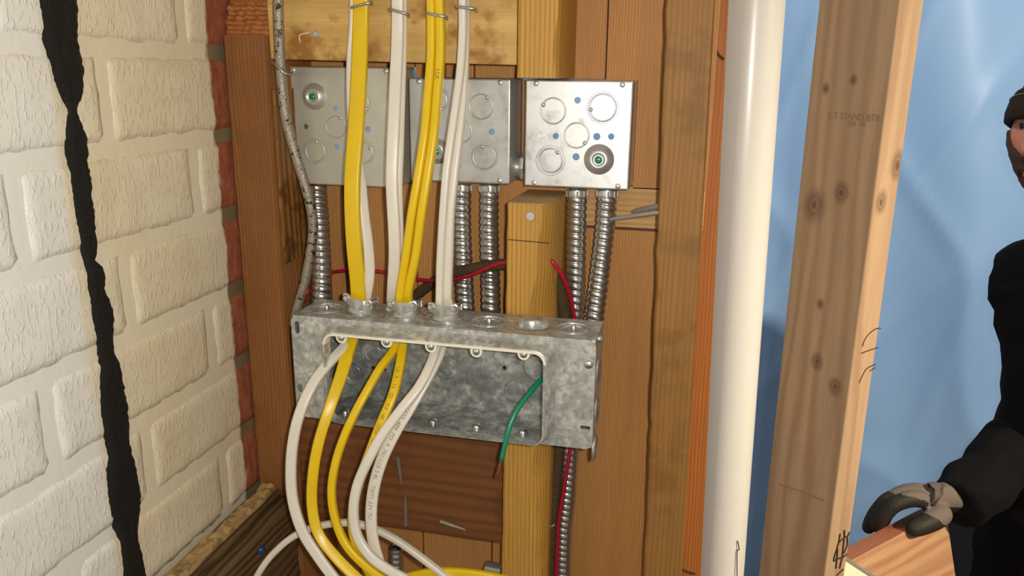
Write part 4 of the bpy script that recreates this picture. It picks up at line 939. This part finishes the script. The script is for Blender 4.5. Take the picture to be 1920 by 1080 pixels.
# beard: shell over jaw and upper lip
V = []; Fc = []; keep = {}
def in_beard(th, ph):
    q = head_pt(th, ph); lipz = g_(q.x, .024) * g_(q.z + .063, .0085)
    return q.y < .012 and q.z < -.034 + .035 * min(1, abs(q.x) / .06) ** 2 and q.z > -.117 and lipz < .35
grid = [[(math.pi * (.012 + .976 * i / 70), 2 * math.pi * j / 84 - math.pi) for j in range(84)] for i in range(71)]
def bv(i, j):
    j %= 84
    if (i, j) not in keep:
        q = head_pt(*grid[i][j], 1.0); nrm = Vector((q.x / .074 ** 2, q.y / .096 ** 2, q.z / .118 ** 2)).normalized(); inside = in_beard(*grid[i][j])
        keep[(i, j)] = len(V); V.append(hp(*(q + nrm * ((.0045 + .002 * noise.noise(q * 300)) if inside else -.004))))
    return keep[(i, j)]
for i in range(70):
    for j in range(84):
        if any(in_beard(*grid[a][b % 84]) for a, b in ((i, j), (i + 1, j), (i + 1, j + 1), (i, j + 1))): Fc.append((bv(i, j), bv(i + 1, j), bv(i + 1, j + 1), bv(i, j + 1)))
link('beard', pydata(V, Fc), M['beard'], person, True)
# knit cap: dome with a turned-up brim
V = []; Fc = []; rows_ = []
def capring(z_off, k_, n_=48):
    out = []
    for j in range(n_):
        ph = 2 * math.pi * j / n_ - math.pi; cut = .026 * .5 * (1 + math.cos(ph)) - .030 * .5 * (1 - math.cos(ph))
        z = cut + z_off * (1.0 if z_off < .05 else 1); zz = min(.999, max(-.999, z / .120)); th = math.acos(zz); q = head_pt(th, ph, 1, True)
        rad = Vector((q.x, q.y, 0)); rad = rad * (1 + k_ / max(.02, rad.length)); out.append(hp(rad.x, rad.y, z))
    return out
L = [capring(.0, .004), capring(-.004, .009), capring(.0, .0145), capring(.012, .0165), capring(.030, .0165), capring(.044, .0145), capring(.047, .011), capring(.046, .009), capring(.056, .010)]
cap_top = []
for i in range(1, 9):
    t = i / 8; ring_ = []
    for j in range(48):
        b0_ = L[8][j]; top = hp(0, .012, .142); a = t * math.pi / 2
        ring_.append(Vector((b0_.x + (top.x - b0_.x) * (1 - math.cos(a)), b0_.y + (top.y - b0_.y) * (1 - math.cos(a)), b0_.z + (top.z - b0_.z) * math.sin(a))))
    L.append(ring_)
cp_ = link('knit_cap', loftloops(L), M['cap'], person, True)
rg = capring(.034, .0172); link('brim_thread', sweep(rg + [rg[0]], circ(.0009, 6), cap=False), M['cap_line'], cp_)
# jacket
def wrinkle(me, amp, sc, seed):
    for v in me.vertices:
        q = v.co; n_ = noise.noise(Vector((q.x * sc + seed, q.y * sc, q.z * sc * 1.8))) + .5 * noise.noise(Vector((q.x * sc * 2.3, q.y * sc * 2.3 + seed, q.z * sc * 3)))
        v.co = q + v.normal * amp * n_
    return me
WA = (WR - ELB).normalized()
jn = {'hem': (bp_(-.02, 0, -1.02), (.165, .165)), 'pel': (bp_(-.01, 0, -.88), .163), 'waist': (bp_(0, 0, -.70), .155), 'chest': (bp_(.0, 0, -.48), .152), 'up': (bp_(-.01, 0, -.345), .112), 'col': (bp_(.02, 0, -.250), .084), 'col2': (bp_(.055, .01, -.195), .078),
      'rs': (bp_(-.01, .165, -.345), .080), 'rm': (bp_(-.01, .165, -.345).lerp(ELB, .55) + Vector((0, .01, 0)), .068), 're': (ELB, .066), 'rf': (ELB.lerp(WR, .5), .060), 'rc': (WR - WA * .012, .049), 'rc2': (WR + WA * .004, .046),
      'ls': (bp_(-.01, -.165, -.345), .080), 'le': (bp_(-.03, -.235, -.62), .064), 'lw': (bp_(.06, -.235, -.84), .050)}
je = [('hem', 'pel'), ('pel', 'waist'), ('waist', 'chest'), ('chest', 'up'), ('up', 'col'), ('col', 'col2'), ('up', 'rs'), ('rs', 'rm'), ('rm', 're'), ('re', 'rf'), ('rf', 'rc'), ('rc', 'rc2'), ('up', 'ls'), ('ls', 'le'), ('le', 'lw')]
jm = skin(jn, je, 'pel', 3)
link('jacket', wrinkle(jm, .011, 13, 3), M['jacket'], person, True)
tn = {k_: (nodes[k_][0], nodes[k_][1] + .022) for k_ in ('pelvis', 'rhip', 'rk', 'ra', 'lhip', 'lk', 'la')}
link('trousers', wrinkle(skin(tn, [('pelvis', 'rhip'), ('rhip', 'rk'), ('rk', 'ra'), ('pelvis', 'lhip'), ('lhip', 'lk'), ('lk', 'la')], 'pelvis', 2), .008, 12, 5), M['trousers'], person, True)
# glove on the right hand
def glove(chains, palm, name):
    ms = [skin(palm[0], palm[1], 'p0', 2)]
    for ch in chains:
        nd = {str(i): (p, r_) for i, (p, r_) in enumerate(ch)}; ms.append(skin(nd, [(str(i), str(i + 1)) for i in range(len(ch) - 1)], '0', 2))
    o = bpy.data.objects.new('tmp', join_me(ms)); COL.objects.link(o); rm = o.modifiers.new('r', 'REMESH'); rm.mode = 'VOXEL'; rm.voxel_size = .0028; rm.use_smooth_shade = True
    sm = o.modifiers.new('s', 'SMOOTH'); sm.iterations = 6; sm.factor = .5
    return finish(o)
hY = 1.275
fing = []
def fch(l): return [(at(a, b, y), r_ * 1.14) for a, b, y, r_ in l]
fing.append(fch([(1742, 938, 1.283, .0135), (1708, 934, 1.275, .0130), (1676, 946, 1.268, .0118), (1653, 972, 1.268, .0112), (1640, 996, 1.275, .0100)]))      # index
fing.append(fch([(1738, 926, 1.305, .0135), (1696, 925, 1.298, .0130), (1661, 938, 1.292, .0118), (1637, 968, 1.290, .0112), (1624, 999, 1.297, .0100)]))      # middle
fing.append(fch([(1738, 920, 1.328, .0130), (1700, 920, 1.322, .0125), (1666, 936, 1.316, .0115), (1644, 966, 1.314, .0108), (1632, 996, 1.318, .0095)]))      # ring
fing.append(fch([(1742, 920, 1.350, .0120), (1712, 922, 1.346, .0112), (1684, 938, 1.342, .0102), (1664, 964, 1.338, .0095), (1653, 988, 1.338, .0085)]))      # little
fing.append(fch([(1778, 955, 1.285, .0160), (1757, 972, 1.262, .0165), (1727, 986, 1.247, .0148), (1697, 998, 1.240, .0122)]))                               # thumb
palm = ({'p0': (WR + WA * .004, .032), 'p1': (at(1768, 940, 1.302), (.030, .030)), 'p2': (at(1746, 931, 1.300), .026), 'a': (at(1744, 936, 1.284), .019), 'b': (at(1742, 925, 1.330), .020), 'cu': (WR - WA * .04, .034)},
        [('cu', 'p0'), ('p0', 'p1'), ('p1', 'p2'), ('p1', 'a'), ('p1', 'b')])
gm = glove(fing, palm, 'glove')
gm.materials.append(M['glove']); gm.materials.append(M['glove_knit'])
def px_of(p):
    q = RW @ p; return 960 + F * q[0] / q[2], 540 + F * q[1] / q[2]
# grey knit shows on the back of the hand, wrist and thumb root; rubber coating covers fingers and palm
kn_c = at(1764, 925, 1.29); kn_t = at(1772, 956, 1.265)
for pg in gm.polygons:
    c_ = pg.center; dr = (c_ - WR).dot(WA); upn = pg.normal.z
    knit = (dr < .050 + .022 * max(0, upn) + .008 * noise.noise(c_ * 60) and upn > -.3) or (c_ - kn_t).length < .024
    pg.material_index = 1 if knit else 0
o = link('glove', gm, None, person, True); o['label'] = 'dark rubber-coated work glove with grey knit back'
